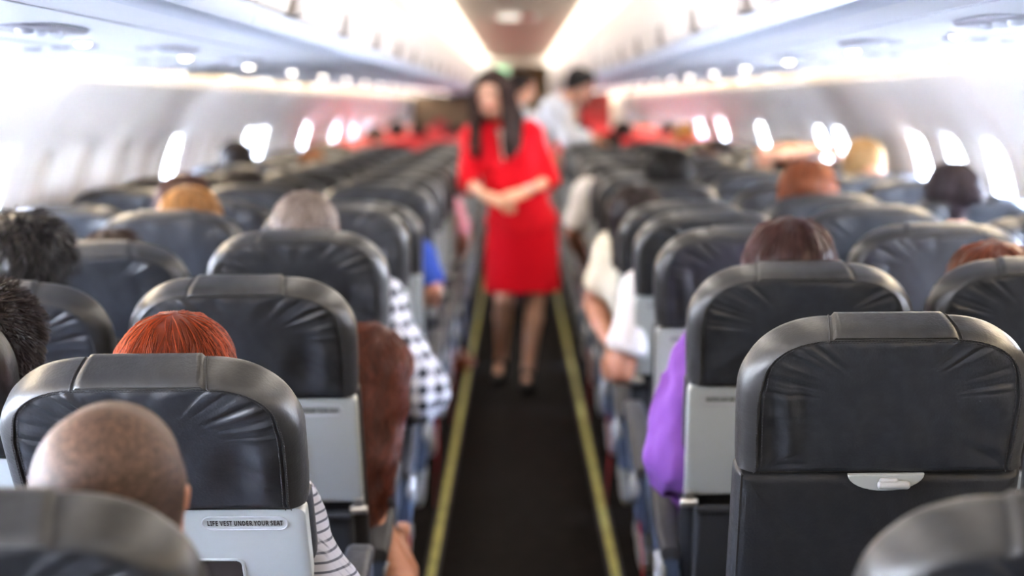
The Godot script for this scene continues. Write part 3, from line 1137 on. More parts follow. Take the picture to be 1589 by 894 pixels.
func make_seat(col: String, row: int) -> Node3D:
	var red := row >= 15
	var side := 1 if col in "DEF" else -1
	var hand := "right" if side > 0 else "left"
	var kind: String = {"A": "window", "B": "middle", "C": "aisle", "D": "aisle", "E": "middle", "F": "window"}[col]
	var label := "%s leather %s seat %s of the aisle, %s row from the camera" % ["red" if red else "charcoal", kind, hand, ORD[row + 1]]
	var open_back := col == "D" and row == 0
	if open_back:
		label = "charcoal leather aisle seat with a white half-moon tray latch, right of the aisle"
	var t := thing("airplane_seat", label, "seat", Vector3(COL_X[col], 0, -(FIRST + PITCH * row)), ("red" if red else "charcoal") + " seats %s of the aisle" % hand)
	var up := lean(recline(col, row))
	var cover := obj("headrest_cover", SM["panel%d" % (1 if open_back else 2 if col == "C" else (row + 7) % 2)], M.red_leather if red else M.leather, t)
	cover.transform = up
	obj("edge_band", SM.band, M.red_leather_band if red else M.leather_band, t).transform = up
	obj("top_piece", SM.cap, M.red_leather_band if red else M.leather_band, t).transform = up
	if row < 6:
		obj("stitching", SM.stitch, M.thread, cover)
	if open_back:
		obj("lower_cover", SM.leather_lower, M.leather_cloth, t).transform = up
		obj("piping", SM.piping, M.leather_band, t).transform = up
		var l := obj("tray_latch", SM.moon, M.plastic, t)
		l.transform = up * Transform3D(Basis(), Vector3(0.006, -0.249, -0.003))
		l.set_meta("label", "white half-moon tray latch")
		obj("latch_knob", SM.knob, M.plastic_rim, l)
	else:
		obj("backrest", SM.lower, M.leather_cloth, t).transform = up
		var f := obj("tray_frame", SM.frame, M.plastic, t)
		f.transform = up * Transform3D(Basis(), Vector3(0, -0.382, -0.019))
		obj("tray_recess", SM.recess, M.recess, t).transform = up
		if col in "CD":
			var x := 0.126 if col == "C" else -0.126
			var pl := obj("plaque", SM.rim, M.plastic_rim, f)
			pl.position = Vector3(x, 0.100, 0.0095)
			var tm: TextMesh = SM.vest_words if col == "C" else SM.belt_words
			var w := obj("lettering", tm, M.lettering, f)
			var size := tm.get_aabb().size
			w.scale = Vector3(0.117 / size.x, 0.0094 / size.y, 0.012)
			w.position = Vector3(x, 0.100, 0.0099)
		for q in [-1, 1]:
			obj("hinge", SM.hinge, M.metal, t).transform = up * Transform3D(Basis(), Vector3(0.212 * q, -0.515, -0.02))
		obj("seat_pocket", SM.pocket, M.pocket_net, t).transform = up
	obj("seat_cushion", SM.cushion, M.red_leather if red else M.leather_cloth, t)
	obj("seat_pan", SM.pan, M.frame_grey, t)
	if kind != "middle":
		obj("leg", SM.rear_leg, M.frame_grey, t).position.x = -side * 0.12
		obj("leg", SM.front_leg, M.frame_grey, t).position.x = -side * 0.12
	var arms := [-0.243, 0.243] if kind == "middle" else [-side * 0.243] if kind == "aisle" else [side * 0.243] if absf(COL_X[col]) > 5 else []
	if open_back:
		arms = []
	for x in arms:
		var arm := obj("armrest", SM.arm_skirt, M.armrest_blue, t)
		arm.position = Vector3(x, 0, 0)
		obj("pad", SM.arm_pad, M.armrest_grey, arm)
		if kind == "aisle":
			obj("hub", SM.hub, M.plastic_rim, arm).position = Vector3(-side * 0.02, 0.505, -0.005)
	if kind == "aisle":
		var x := -side * 0.222
		obj("end_shroud", SM.shroud, M.plastic_rim, t).position.x = x
		obj("bracket", SM.bracket, M.plastic, t).position.x = x - side * 0.014
		if row in [0, 1, 2, 4, 6]:
			var sr := obj("red_strap", SM.strap, M.strap_red, t)
			sr.position = Vector3(x - side * 0.035, 0, 0.03)
			sr.set_meta("label", "red webbing strap hanging by the aisle")
	return t


func make_seats() -> void:
	make_seat_meshes()
	for row in range(-1, 28):
		for col in ["A", "B", "C", "D", "E", "F"]:
			if row < 0 and not col in "CD" or row == 0 and col in "AF":
				continue
			make_seat(col, row)


# ------------------------------------------------------------------ people: a distance field on a grid, meshed as surface nets
class Field:
	var lo: Vector3
	var h: float
	var nx: int
	var ny: int
	var nz: int
	var f := PackedFloat32Array()
	var first := PackedInt32Array()     # the part of each row that anything reaches
	var last := PackedInt32Array()

	func _init(from: Vector3, to: Vector3, cell: float) -> void:
		lo = from
		h = cell
		nx = int((to.x - from.x) / h) + 2
		ny = int((to.y - from.y) / h) + 2
		nz = int((to.z - from.z) / h) + 2
		f.resize(nx * ny * nz)
		f.fill(1.0)
		first.resize(ny * nz)
		first.fill(nx)
		last.resize(ny * nz)
		last.fill(-1)

	# a tapered capsule, joined smoothly (k); flat0 / flat1 cut its ends square
	func cap(a: Vector3, b: Vector3, ra: float, rb: float, k := 0.02, flat0 := false, flat1 := false) -> void:
		var m := maxf(ra, rb) + k + 2.0 * h
		var l := a.min(b) - Vector3.ONE * m
		var u := a.max(b) + Vector3.ONE * m
		var x0 := maxi(0, int((l.x - lo.x) / h)); var x1 := mini(nx - 1, int((u.x - lo.x) / h) + 1)
		var y0 := maxi(0, int((l.y - lo.y) / h)); var y1 := mini(ny - 1, int((u.y - lo.y) / h) + 1)
		var z0 := maxi(0, int((l.z - lo.z) / h)); var z1 := mini(nz - 1, int((u.z - lo.z) / h) + 1)
		var ab := b - a
		var inv := 1.0 / maxf(ab.length_squared(), 1e-9)
		var len := ab.length()
		var flat_any := flat0 or flat1
		for z in range(z0, z1 + 1):
			for y in range(y0, y1 + 1):
				var at := (z * ny + y) * nx
				first[z * ny + y] = mini(first[z * ny + y], x0)
				last[z * ny + y] = maxi(last[z * ny + y], x1)
				for x in range(x0, x1 + 1):
					var p := Vector3(lo.x + x * h, lo.y + y * h, lo.z + z * h) - a
					var q := p.dot(ab) * inv
					var t := clampf(q, 0.0, 1.0)
					var d := (p - ab * t).length() - ra - (rb - ra) * t
					if flat_any:
						if flat0:
							d = maxf(d, -q * len)
						if flat1:
							d = maxf(d, (q - 1.0) * len)
					var e := f[at + x]
					var w := k - absf(d - e)
					f[at + x] = minf(d, e) - (w * w / (4.0 * k) if w > 0.0 else 0.0)

	func carve(c: Vector3, r: float, k := 0.008) -> void:
		var m := r + k + 2 * h
		var i0 := Vector3i(((c - Vector3.ONE * m - lo) / h).floor()).clamp(Vector3i.ZERO, Vector3i(nx - 1, ny - 1, nz - 1))
		var i1 := Vector3i(((c + Vector3.ONE * m - lo) / h).ceil()).clamp(Vector3i.ZERO, Vector3i(nx - 1, ny - 1, nz - 1))
		for z in range(i0.z, i1.z + 1):
			for y in range(i0.y, i1.y + 1):
				for x in range(i0.x, i1.x + 1):
					var d := r - (lo + Vector3(x, y, z) * h - c).length()
					var e := f[(z * ny + y) * nx + x]
					var w := k - absf(d - e)
					f[(z * ny + y) * nx + x] = maxf(d, e) + (w * w / (4.0 * k) if w > 0.0 else 0.0)

	# keep what lies behind the plane
	func keep(at: Vector3, nor: Vector3) -> void:
		for z in nz:
			for y in ny:
				var o := (z * ny + y) * nx
				for x in range(first[z * ny + y], last[z * ny + y] + 1):
					var d := (lo + Vector3(x, y, z) * h - at).dot(nor)
					if d > f[o + x]:
						f[o + x] = d

	func roughen(amount: float, freq: float, noise_seed := 1, bias := 0.0) -> void:
		var n := FastNoiseLite.new()
		n.seed = noise_seed
		n.frequency = freq
		n.fractal_octaves = 2
		for z in nz:
			for y in ny:
				var o := (z * ny + y) * nx
				for x in range(first[z * ny + y], last[z * ny + y] + 1):
					var fade := 1.0 - absf(f[o + x]) / 0.07
					if fade > 0.0:
						f[o + x] += fade * amount * (n.get_noise_3d(lo.x + x * h, (lo.y + y * h) * 0.45, lo.z + z * h) - bias)

	func value(p: Vector3) -> float:
		var q := (p - lo) / h
		var x := clampi(int(q.x), 0, nx - 2); var y := clampi(int(q.y), 0, ny - 2); var z := clampi(int(q.z), 0, nz - 2)
		var a := q.x - x; var b := q.y - y; var c := q.z - z
		var o := (z * ny + y) * nx + x
		var s := nx * ny
		var v0 := lerpf(lerpf(f[o], f[o + 1], a), lerpf(f[o + nx], f[o + nx + 1], a), b)
		var v1 := lerpf(lerpf(f[o + s], f[o + s + 1], a), lerpf(f[o + s + nx], f[o + s + nx + 1], a), b)
		return lerpf(v0, v1, c)

	func slope(p: Vector3) -> Vector3:
		var e := h * 0.8
		return Vector3(value(p + Vector3(e, 0, 0)) - value(p - Vector3(e, 0, 0)), value(p + Vector3(0, e, 0)) - value(p - Vector3(0, e, 0)), value(p + Vector3(0, 0, e)) - value(p - Vector3(0, 0, e))).normalized()

	func into(s: Shape, x := Transform3D.IDENTITY) -> void:
		var slab := nx * ny
		var made := {}
		var f0 := s.f.size()
		var v0 := s.v.size()
		var corner := [0, 1, nx, nx + 1, slab, slab + 1, slab + nx, slab + nx + 1]
		var where := [Vector3(0, 0, 0), Vector3(1, 0, 0), Vector3(0, 1, 0), Vector3(1, 1, 0), Vector3(0, 0, 1), Vector3(1, 0, 1), Vector3(0, 1, 1), Vector3(1, 1, 1)]
		var edges := [[0, 1], [2, 3], [4, 5], [6, 7], [0, 2], [1, 3], [4, 6], [5, 7], [0, 4], [1, 5], [2, 6], [3, 7]]
		for z in nz - 1:
			for y in ny - 1:
				var o := (z * ny + y) * nx
				for i in range(maxi(0, first[z * ny + y] - 1), mini(last[z * ny + y] + 1, nx - 1)):
					var e := f[o + i]
					if e > 6.0 * h or e < -6.0 * h:
						continue
					var inside := 0
					for c in 8:
						if f[o + i + corner[c]] < 0.0:
							inside += 1
					if inside == 0 or inside == 8:
						continue
					var sum := Vector3.ZERO
					var n := 0
					for g in edges:
						var a := f[o + i + corner[g[0]]]
						var b := f[o + i + corner[g[1]]]
						if (a < 0.0) != (b < 0.0):
							sum += where[g[0]].lerp(where[g[1]], a / (a - b))
							n += 1
					made[o + i] = s.v.size()
					s.v.append(lo + (Vector3(i, y, z) + sum / n) * h)
		for key in made:
			var o: int = key
			var a := f[o] < 0.0
			if a != (f[o + 1] < 0.0) and made.has(o - nx) and made.has(o - slab) and made.has(o - nx - slab):
				if a:
					s.quad(made[o - nx - slab], made[o - slab], made[o], made[o - nx])
				else:
					s.quad(made[o - nx - slab], made[o - nx], made[o], made[o - slab])
			if a != (f[o + nx] < 0.0) and made.has(o - 1) and made.has(o - slab) and made.has(o - 1 - slab):
				if a:
					s.quad(made[o - 1 - slab], made[o - 1], made[o], made[o - slab])
				else:
					s.quad(made[o - 1 - slab], made[o - slab], made[o], made[o - 1])
			if a != (f[o + slab] < 0.0) and made.has(o - 1) and made.has(o - nx) and made.has(o - 1 - nx):
				if a:
					s.quad(made[o - 1 - nx], made[o - nx], made[o], made[o - 1])
				else:
					s.quad(made[o - 1 - nx], made[o - 1], made[o], made[o - nx])
		s.move(v0, x)


var HEAD: Shape
var HAND := {}
var HAIR := {}


# a head, centre of the skull at the origin, looking towards -z
func make_head() -> void:
	var g := Field.new(Vector3(-0.115, -0.16, -0.13), Vector3(0.115, 0.13, 0.12), 0.0042)
	g.cap(Vector3(0, 0.030, 0.026), Vector3(0, 0.030, -0.022), 0.078, 0.074, 0.01)
	g.cap(Vector3(0, -0.02, 0.0), Vector3(0, -0.045, -0.035), 0.062, 0.052, 0.03)
	g.cap(Vector3(-0.028, -0.075, -0.045), Vector3(0.028, -0.075, -0.045), 0.030, 0.030, 0.03)
	g.cap(Vector3(0, -0.088, -0.062), Vector3(0, -0.094, -0.066), 0.020, 0.017, 0.02)
	for s in [-1, 1]:
		g.cap(Vector3(0.036 * s, -0.022, -0.055), Vector3(0.042 * s, -0.012, -0.045), 0.028, 0.028, 0.025)
		g.cap(Vector3(0.012 * s, 0.024, -0.080), Vector3(0.044 * s, 0.025, -0.068), 0.014, 0.013, 0.02)
		g.cap(Vector3(0.055 * s, -0.045, -0.005), Vector3(0.03 * s, -0.082, -0.04), 0.022, 0.02, 0.03)
	for s in [-1, 1]:
		g.carve(Vector3(0.031 * s, 0.002, -0.094), 0.016, 0.012)
	g.cap(Vector3(0, 0.014, -0.088), Vector3(0, -0.026, -0.108), 0.008, 0.011, 0.012)
	for s in [-1, 1]:
		g.cap(Vector3(0.011 * s, -0.030, -0.096), Vector3(0.009 * s, -0.028, -0.100), 0.008, 0.008, 0.008)
		g.cap(Vector3(0.031 * s, 0.002, -0.0745), Vector3(0.031 * s, 0.0021, -0.0745), 0.0125, 0.0125, 0.003)
		g.cap(Vector3(0.078 * s, 0.012, 0.014), Vector3(0.071 * s, -0.030, 0.006), 0.009, 0.007, 0.01)
		g.cap(Vector3(0.083 * s, 0.014, 0.020), Vector3(0.081 * s, -0.006, 0.019), 0.006, 0.0055, 0.01)
	g.cap(Vector3(-0.020, -0.056, -0.083), Vector3(0.020, -0.056, -0.083), 0.008, 0.008, 0.008)
	g.cap(Vector3(-0.016, -0.066, -0.083), Vector3(0.016, -0.066, -0.083), 0.009, 0.009, 0.004)
	g.cap(Vector3(0, -0.05, 0.03), Vector3(0, -0.15, 0.045), 0.056, 0.054, 0.03)
	HEAD = Shape.new()
	g.into(HEAD)


# hands: wrist at the origin, fingers towards -z, palm down, thumb on the side of x * side
func make_hand(key: String, side: float, curl: float) -> void:
	var g := Field.new(Vector3(-0.085, -0.11, -0.21), Vector3(0.085, 0.03, 0.03), 0.0034)
	g.cap(Vector3(0, 0, 0.02), Vector3(0, 0, -0.02), 0.025, 0.026, 0.02)
	for k in 4:
		var x: float = (0.031 - 0.0205 * k) * side
		var len: float = [0.070, 0.078, 0.073, 0.058][k]
		var z: float = [-0.088, -0.092, -0.088, -0.080][k]
		g.cap(Vector3(x * 0.6, 0, -0.02), Vector3(x, 0.002, z), 0.0145, 0.0115, 0.016)
		var p := Vector3(x, 0.001, z)
		var a := curl * (0.5 + 0.08 * k)
		for j in 3:
			var q: Vector3 = p + Vector3(side * (0.03 - 0.02 * k) * 0.18, -sin(a), -cos(a)) * len * [0.46, 0.31, 0.23][j]
			g.cap(p, q, [0.0092, 0.0084, 0.0077][j], [0.0084, 0.0077, 0.0066][j], 0.003)
			p = q
			a += curl * [0.75, 0.5, 0.3][j]
	g.cap(Vector3(0.016 * side, -0.006, -0.018), Vector3(0.046 * side, -0.018, -0.050), 0.015, 0.0125, 0.014)
	g.cap(Vector3(0.046 * side, -0.018, -0.050), Vector3(0.054 * side, -0.026, -0.080), 0.0112, 0.0098, 0.004)
	g.cap(Vector3(0.054 * side, -0.026, -0.080), Vector3(0.050 * side, -0.034, -0.104), 0.0096, 0.0076, 0.004)
	HAND[key] = Shape.new()
	g.into(HAND[key])


func graft(s: Shape, part: Shape, x: Transform3D, paint: Callable) -> void:
	var base := s.v.size()
	for p in part.v:
		s.v.append(x * p)
		s.c.append(paint.call(p))
	for k in part.f:
		s.f.append(base + k)


func plain_skin(_p: Vector3) -> Color:
	return Color.WHITE


func face_paint(p: Vector3) -> Color:
	if p.z < -0.055:
		var e := Vector2(absf(p.x) - 0.031, p.y - 0.002)
		if e.length() < 0.0115 and p.z < -0.080:
			return Color(0.10, 0.07, 0.06) if e.length() < 0.0062 else Color(1.35, 1.4, 1.5)
		if absf(p.x) < 0.024 and p.y < -0.049 and p.y > -0.0745 and p.z < -0.083:
			return Color(0.86, 0.42, 0.42)
		if absf(absf(p.x) - 0.031) < 0.019 and absf(p.y - 0.027 + 0.12 * absf(absf(p.x) - 0.03)) < 0.0048:
			return Color(0.3, 0.24, 0.22)
		if absf(absf(p.x) - 0.04) < 0.018 and absf(p.y + 0.025) < 0.02:
			return Color(1.0, 0.9, 0.88)
	return Color.WHITE


# hair: a cap over the skull cut along the hairline, falls added, then combed with strands
func make_hair(style: String, strands: int, cell := 0.0055) -> void:
	var rng := RandomNumberGenerator.new()
	rng.seed = hash(style)
	var long: float = {"long": 0.13, "fine_bob": 0.13, "bob": 0.15, "attendant": 0.27, "wavy": 0.40}.get(style, 0.0)
	var g := Field.new(Vector3(-0.15, -0.14 - long, -0.15), Vector3(0.15, 0.17, 0.17), cell)
	var v: float = {"short": 0.012, "shaved": 0.0022, "cropped": 0.006, "spiky": 0.016, "curly": 0.024, "bun": 0.010}.get(style, 0.016)
	g.cap(Vector3(0, 0.032, 0.028), Vector3(0, 0.032, -0.022), 0.078 + v, 0.074 + v, 0.01)
	g.cap(Vector3(0, -0.005, 0.045), Vector3(0, -0.05, 0.052), 0.058 + v * 0.6, 0.046, 0.02)
	for s in [-1, 1]:
		g.cap(Vector3(0.052 * s, 0.02, 0.015), Vector3(0.052 * s, -0.030, 0.030), 0.030 + v * 0.6, 0.026 + v * 0.3, 0.02)
	g.keep(Vector3(0, 0.066, -0.080), Vector3(0, -0.656, -0.755))
	g.keep(Vector3(0, -0.075, 0.06), Vector3(0, -0.93, -0.37))
	if long > 0:
		for k in 7:
			var x := (k - 3) * 0.024
			var z := 0.070 - 0.010 * absf(k - 3)
			var mid := Vector3(x * 1.12, -0.10 - long * 0.25, z + 0.012)
			g.cap(Vector3(x, 0.02, z), mid, 0.026, 0.026, 0.02)
			g.cap(mid, Vector3(x * 1.15, -0.04 - long * (0.9 + 0.1 * rng.randf()), z + 0.004), 0.026, 0.016, 0.02)
		for s in [-1, 1]:
			g.cap(Vector3(0.070 * s, 0.03, 0.005), Vector3(0.086 * s, -0.06, 0.012), 0.022, 0.022, 0.02)
			g.cap(Vector3(0.086 * s, -0.06, 0.012), Vector3(0.090 * s, -0.04 - long * 0.85, 0.02), 0.022, 0.014, 0.02)
	if style == "attendant":
		for s in [-1, 1]:
			g.cap(Vector3(0.085 * s, -0.02, 0.02), Vector3(0.112 * s, -0.13, 0.0), 0.030, 0.034, 0.03)
			g.cap(Vector3(0.112 * s, -0.13, 0.0), Vector3(0.120 * s, -0.27, -0.06), 0.034, 0.024, 0.03)
			g.cap(Vector3(0.025 * s, 0.095, -0.055), Vector3(0.078 * s, 0.02, -0.055), 0.017, 0.018, 0.02)
			g.cap(Vector3(0.078 * s, 0.02, -0.055), Vector3(0.092 * s, -0.11, -0.072), 0.022, 0.034, 0.02)
			g.cap(Vector3(0.092 * s, -0.11, -0.072), Vector3(0.094 * s, -0.29, -0.135), 0.034, 0.024 + 0.006 * (1 - s), 0.02)
	if style == "wavy":
		g.cap(Vector3(0, -0.02, 0.045), Vector3(0.01, -0.20, 0.055), 0.082, 0.062, 0.03)
		g.cap(Vector3(0.01, -0.20, 0.055), Vector3(0.0, -0.36, 0.06), 0.062, 0.030, 0.03)
	if style == "bun":
		g.cap(Vector3(0.035, 0.02, 0.115), Vector3(0.05, 0.01, 0.125), 0.034, 0.030, 0.012)
	if style != "shaved":
		g.roughen(0.010 if style == "curly" else 0.005, 28.0 if style == "curly" else 22.0, rng.seed % 1000)
	var s := Shape.new()
	g.into(s)
	var n0 := s.v.size()
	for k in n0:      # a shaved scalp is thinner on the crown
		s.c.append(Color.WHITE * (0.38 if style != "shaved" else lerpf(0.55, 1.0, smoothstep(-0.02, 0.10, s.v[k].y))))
	var crown := Vector3(0.004, 0.13, 0.035)
	for k in strands:
		var p := s.v[rng.randi() % n0] + Vector3(rng.randf() - 0.5, rng.randf() - 0.5, rng.randf() - 0.5) * cell
		var step := 0.009
		var count := 9
		var lift := 0.0
		var width := 0.0011
		match style:
			"short": count = 5; step = 0.006; width = 0.0013
			"cropped": count = 3; step = 0.004; width = 0.0010
			"spiky": count = 5; step = 0.006; lift = 0.55; width = 0.0013
			"curly": count = 6; step = 0.007; lift = 0.35; width = 0.0016
			"fine_bob": count = 12; width = 0.0008
			"wavy": count = 24; width = 0.0013
			"bun": count = 9; width = 0.0011
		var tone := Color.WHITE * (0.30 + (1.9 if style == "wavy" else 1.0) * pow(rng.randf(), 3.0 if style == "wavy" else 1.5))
		var pts := []
		var bend := Vector3(rng.randfn(), rng.randfn(), rng.randfn()) * (0.45 if style in ["curly", "spiky"] else 0.12)
		for j in count:
			var nor := g.slope(p)
			if lift == 0.0 or j < 1:
				p -= nor * (g.value(p) - 0.0006 - 0.002 * sin(PI * j / (count - 1.0)) * rng.randf())
			pts.append(p)
			var flow := (p - crown)
			if style == "bun":
				flow = Vector3(0.04, 0.015, 0.16) - p
			else:
				flow = flow.normalized() + Vector3(0, -1.1 if p.y < 0.06 else -0.3, 0)
			if style == "wavy":
				flow = flow.normalized() + Vector3(sin(p.y * 34.0 + 2.0 * sin(pts[0].x * 40.0)), 0, cos(p.y * 30.0 + 2.0 * sin(pts[0].x * 50.0))) * 0.7
			flow = (flow.normalized() + bend)
			flow = (flow - nor * flow.dot(nor)).normalized()
			p += (flow * (1 - lift) + nor * lift).normalized() * step
		var base := s.v.size()
		var side := g.slope(pts[0])
		for j in count:
			var t: Vector3 = (pts[mini(j + 1, count - 1)] - pts[maxi(j - 1, 0)]).normalized()
			side = (side - t * side.dot(t)).normalized()
			var other := t.cross(side)
			var w: float = width * (0.25 if j == count - 1 else 0.6 if j == 0 else 1.0)
			for q in 3:
				var a := TAU * q / 3.0
				s.v.append(pts[j] + (side * cos(a) + other * sin(a)) * w)
				s.c.append(tone * (1.0 + 0.15 * (float(j) / count - 0.5)))
		for j in count - 1:
			for q in 3:
				var q2 := (q + 1) % 3
				s.quad(base + j * 3 + q, base + j * 3 + q2, base + j * 3 + 3 + q2, base + j * 3 + 3 + q)
	HAIR[style] = s.mesh(180)


const SKIN := {"light": [184, 136, 112], "tan": [156, 104, 78], "brown": [122, 78, 58], "shaved": [150, 104, 82], "fair": [208, 162, 140]}


func skin_mat(which: String) -> StandardMaterial3D:
	var key := "skin_" + which
	if not M.has(key):
		var c: Array = SKIN[which]
		mat(key, rgb8(c[0], c[1], c[2]), 0.5, {"vertex_color_use_as_albedo": true, "subsurf_scatter_enabled": true, "subsurf_scatter_strength": 0.12})
	return M[key]


func hair_mat(c: Color) -> StandardMaterial3D:
	var key := "hair_%s" % c.to_html()
	if not M.has(key):
		mat(key, c, 0.46, {"vertex_color_use_as_albedo": true, "metallic_specular": 0.3})
	return M[key]


func cloth_mat(key: String, c: Color) -> StandardMaterial3D:
	if not M.has(key):
		mat(key, c, 0.85, {"metallic_specular": 0.25, "rim_enabled": true, "rim": 0.3, "uv1_triplanar": true, "uv1_scale": Vector3.ONE * 14.0, "heightmap_enabled": true, "heightmap_texture": weave, "heightmap_scale": 0.03})
	return M[key]


var weave: NoiseTexture2D


func make_cloths() -> void:
	weave = noise_tex(0.12, FastNoiseLite.TYPE_VALUE, 256, 2)
	var im := Image.create(64, 64, false, Image.FORMAT_RGB8)
	im.fill(Color(0.54, 0.54, 0.57))
	for k in 4:
		im.fill_rect(Rect2i(0, k * 16, 64, 4), Color(0.24, 0.25, 0.29))
	mat("scalp", Color(1, 1, 1), 0.6, {"vertex_color_use_as_albedo": true, "metallic_specular": 0.3, "uv1_triplanar": true, "uv1_scale": Vector3.ONE * 14.0, "albedo_texture": noise_tex(0.035, FastNoiseLite.TYPE_SIMPLEX_SMOOTH, 256, 5, ramp([rgb8(26, 21, 19), rgb8(66, 50, 42), rgb8(124, 92, 74)]), 9)})
	mat("striped_cloth", Color(1, 1, 1), 0.85, {"albedo_texture": ImageTexture.create_from_image(im), "uv1_triplanar": true, "uv1_triplanar_sharpness": 8.0, "uv1_scale": Vector3.ONE * 18.0, "metallic_specular": 0.25})
	var ch := Image.create(64, 64, false, Image.FORMAT_RGB8)
	ch.fill(Color(0.70, 0.70, 0.73))
	for x in 64:
		for y in 64:
			var a := x / 32
			var b := y / 32
			if a == 0 and b == 0:
				ch.set_pixel(x, y, Color(0.14, 0.15, 0.18))
			elif a != b and (x + y) % 16 < 8:
				ch.set_pixel(x, y, Color(0.30, 0.31, 0.35))
	mat("checked_cloth", Color(1, 1, 1), 0.85, {"albedo_texture": ImageTexture.create_from_image(ch), "uv1_triplanar": true, "uv1_triplanar_sharpness": 8.0, "uv1_scale": Vector3.ONE * 24.0, "metallic_specular": 0.25})


func hand_at(wrist: Vector3, tip: Vector3, back: Vector3) -> Transform3D:      # fingers towards tip, back of the hand towards back
	var z := (wrist - tip).normalized()
	var x := back.cross(z).normalized()
	return Transform3D(Basis(x, z.cross(x), z), wrist)


# a figure from its joints (in the scene). j: pelvis chest neck head shoulder elbow wrist hip knee ankle toe, each side [right, left] of the person
func figure(root: Node3D, j: Dictionary, look: Dictionary) -> Field:
	var b: Vector3 = root.position
	var w: float = look.get("build", 1.0)
	var lo: Vector3 = j.pelvis
	var hi := lo
	for key in j:
		for p in (j[key] if j[key] is Array else [j[key]]):
			if p is Vector3:
				lo = lo.min(p); hi = hi.max(p)
	lo -= Vector3.ONE * 0.2; hi += Vector3.ONE * 0.2
	var cell: float = look.get("cell", 0.017)
	var g := Field.new(lo, hi, cell)
	var across: Vector3 = (j.shoulder[1] - j.shoulder[0]).normalized()
	torso(g, j, w, 0.0, across)
	for s in 2:
		arm(g, j, s, w * look.get("arm", 1.0), 0.0, 1.0)
		leg(g, j, s, w, 0.0, 1.0)
		g.cap(j.ankle[s] + (j.ankle[s] - j.toe[s]) * 0.25, j.toe[s], 0.036 * w, 0.026 * w, 0.02)
	var head: Transform3D = j.head
	g.cap(j.neck, head * Vector3(0, -0.09, 0.04), 0.058 * w, 0.052 * w, 0.03)
	var s := Shape.new()
	g.into(s)
	for k in s.v.size():
		s.c.append(Color.WHITE)
	graft(s, HEAD, head, look.get("paint", face_paint))
	for k in 2:
		var d: Vector3 = (j.wrist[k] - j.elbow[k]).normalized()
		var tip: Vector3 = j.fingers[k] if j.has("fingers") else j.wrist[k] + (d + Vector3(0, -0.25, 0)).normalized() * 0.1
		graft(s, HAND[("right" if k == 0 else "left") + ("_closed" if look.get("closed", false) else "")], hand_at(j.wrist[k], tip, j.palm_back[k] if j.has("palm_back") else Vector3.UP), plain_skin)
	s.move(0, Transform3D(Basis(), -b))
	obj("body", s.mesh(180), skin_mat(look.get("skin", "tan")), root)
	# clothes
	var sleeve: float = look.get("sleeve", 1.0)      # 1 = to the elbow, 2 = to the wrist
	var t := Field.new(lo, hi, cell)
	torso(t, j, w, 0.014, across, true)
	for k in 2:
		arm(t, j, k, w * look.get("arm", 1.0), 0.014 * look.get("arm", 1.0) * look.get("loose", 1.0), sleeve, true)
	if look.get("creases", 0.0) > 0.0:
		t.roughen(look.creases, look.get("fold", 9.0), 1, 0.55)
	var c := Shape.new()
	t.into(c)
	c.move(0, Transform3D(Basis(), -b))
	obj(look.get("top_name", "shirt"), c.mesh(180), look.shirt, root)
	if look.has("trousers"):
		var u := Field.new(lo, hi, cell)
		for k in 2:
			leg(u, j, k, w, 0.014, 0.95)
		u.cap(j.hip[0], j.hip[1], 0.115 * w, 0.115 * w, 0.03)
		var c2 := Shape.new()
		u.into(c2)
		c2.move(0, Transform3D(Basis(), -b))
		obj("trousers", c2.mesh(180), look.trousers, root)
	for k in 2:
		var sh := Shape.new()
		var e := Field.new(j.ankle[k].min(j.toe[k]) - Vector3.ONE * 0.15, j.ankle[k].max(j.toe[k]) + Vector3.ONE * 0.15, 0.009)
		var heel: Vector3 = j.ankle[k] + (j.ankle[k] - j.toe[k]) * 0.28
		e.cap(Vector3(heel.x, j.toe[k].y + 0.004, heel.z), j.toe[k] + Vector3(0, 0.004, 0), 0.034 * w, 0.036 * w, 0.02)
		e.cap(Vector3(heel.x, j.toe[k].y + 0.03, heel.z), j.toe[k].lerp(heel, 0.5) + Vector3(0, 0.012, 0), 0.038 * w, 0.034 * w, 0.02)
		e.keep(j.toe[k] + Vector3(0, -0.026, 0), Vector3(0, -1, 0))
		e.into(sh)
		sh.move(0, Transform3D(Basis(), -b))
		obj("shoe", sh.mesh(180), look.get("shoes", M.black), root)
	if look.has("hair"):
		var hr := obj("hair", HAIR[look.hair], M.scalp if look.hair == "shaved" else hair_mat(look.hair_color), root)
		hr.transform = Transform3D(head.basis, head.origin - b)
	return t


func torso(g: Field, j: Dictionary, w: float, more: float, across: Vector3, cloth := false) -> void:
	for s in [-1, 1]:
		g.cap(j.pelvis + across * 0.078 * s * w, j.pelvis.lerp(j.chest, 0.5) + across * 0.066 * s * w, 0.105 * w + more, 0.092 * w + more, 0.05)
		g.cap(j.pelvis.lerp(j.chest, 0.5) + across * 0.066 * s * w, j.chest + across * 0.080 * s * w, 0.092 * w + more, 0.098 * w + more, 0.05)
		var sh: Vector3 = j.shoulder[0 if s < 0 else 1]
		g.cap(j.chest + across * 0.08 * s * w + (j.neck - j.chest) * 0.35, sh, 0.075 * w + more, 0.052 * w + more, 0.05)
		g.cap(j.neck - (j.neck - j.chest).normalized() * 0.02, sh, 0.046 * w + more, 0.048 * w + more, 0.04)


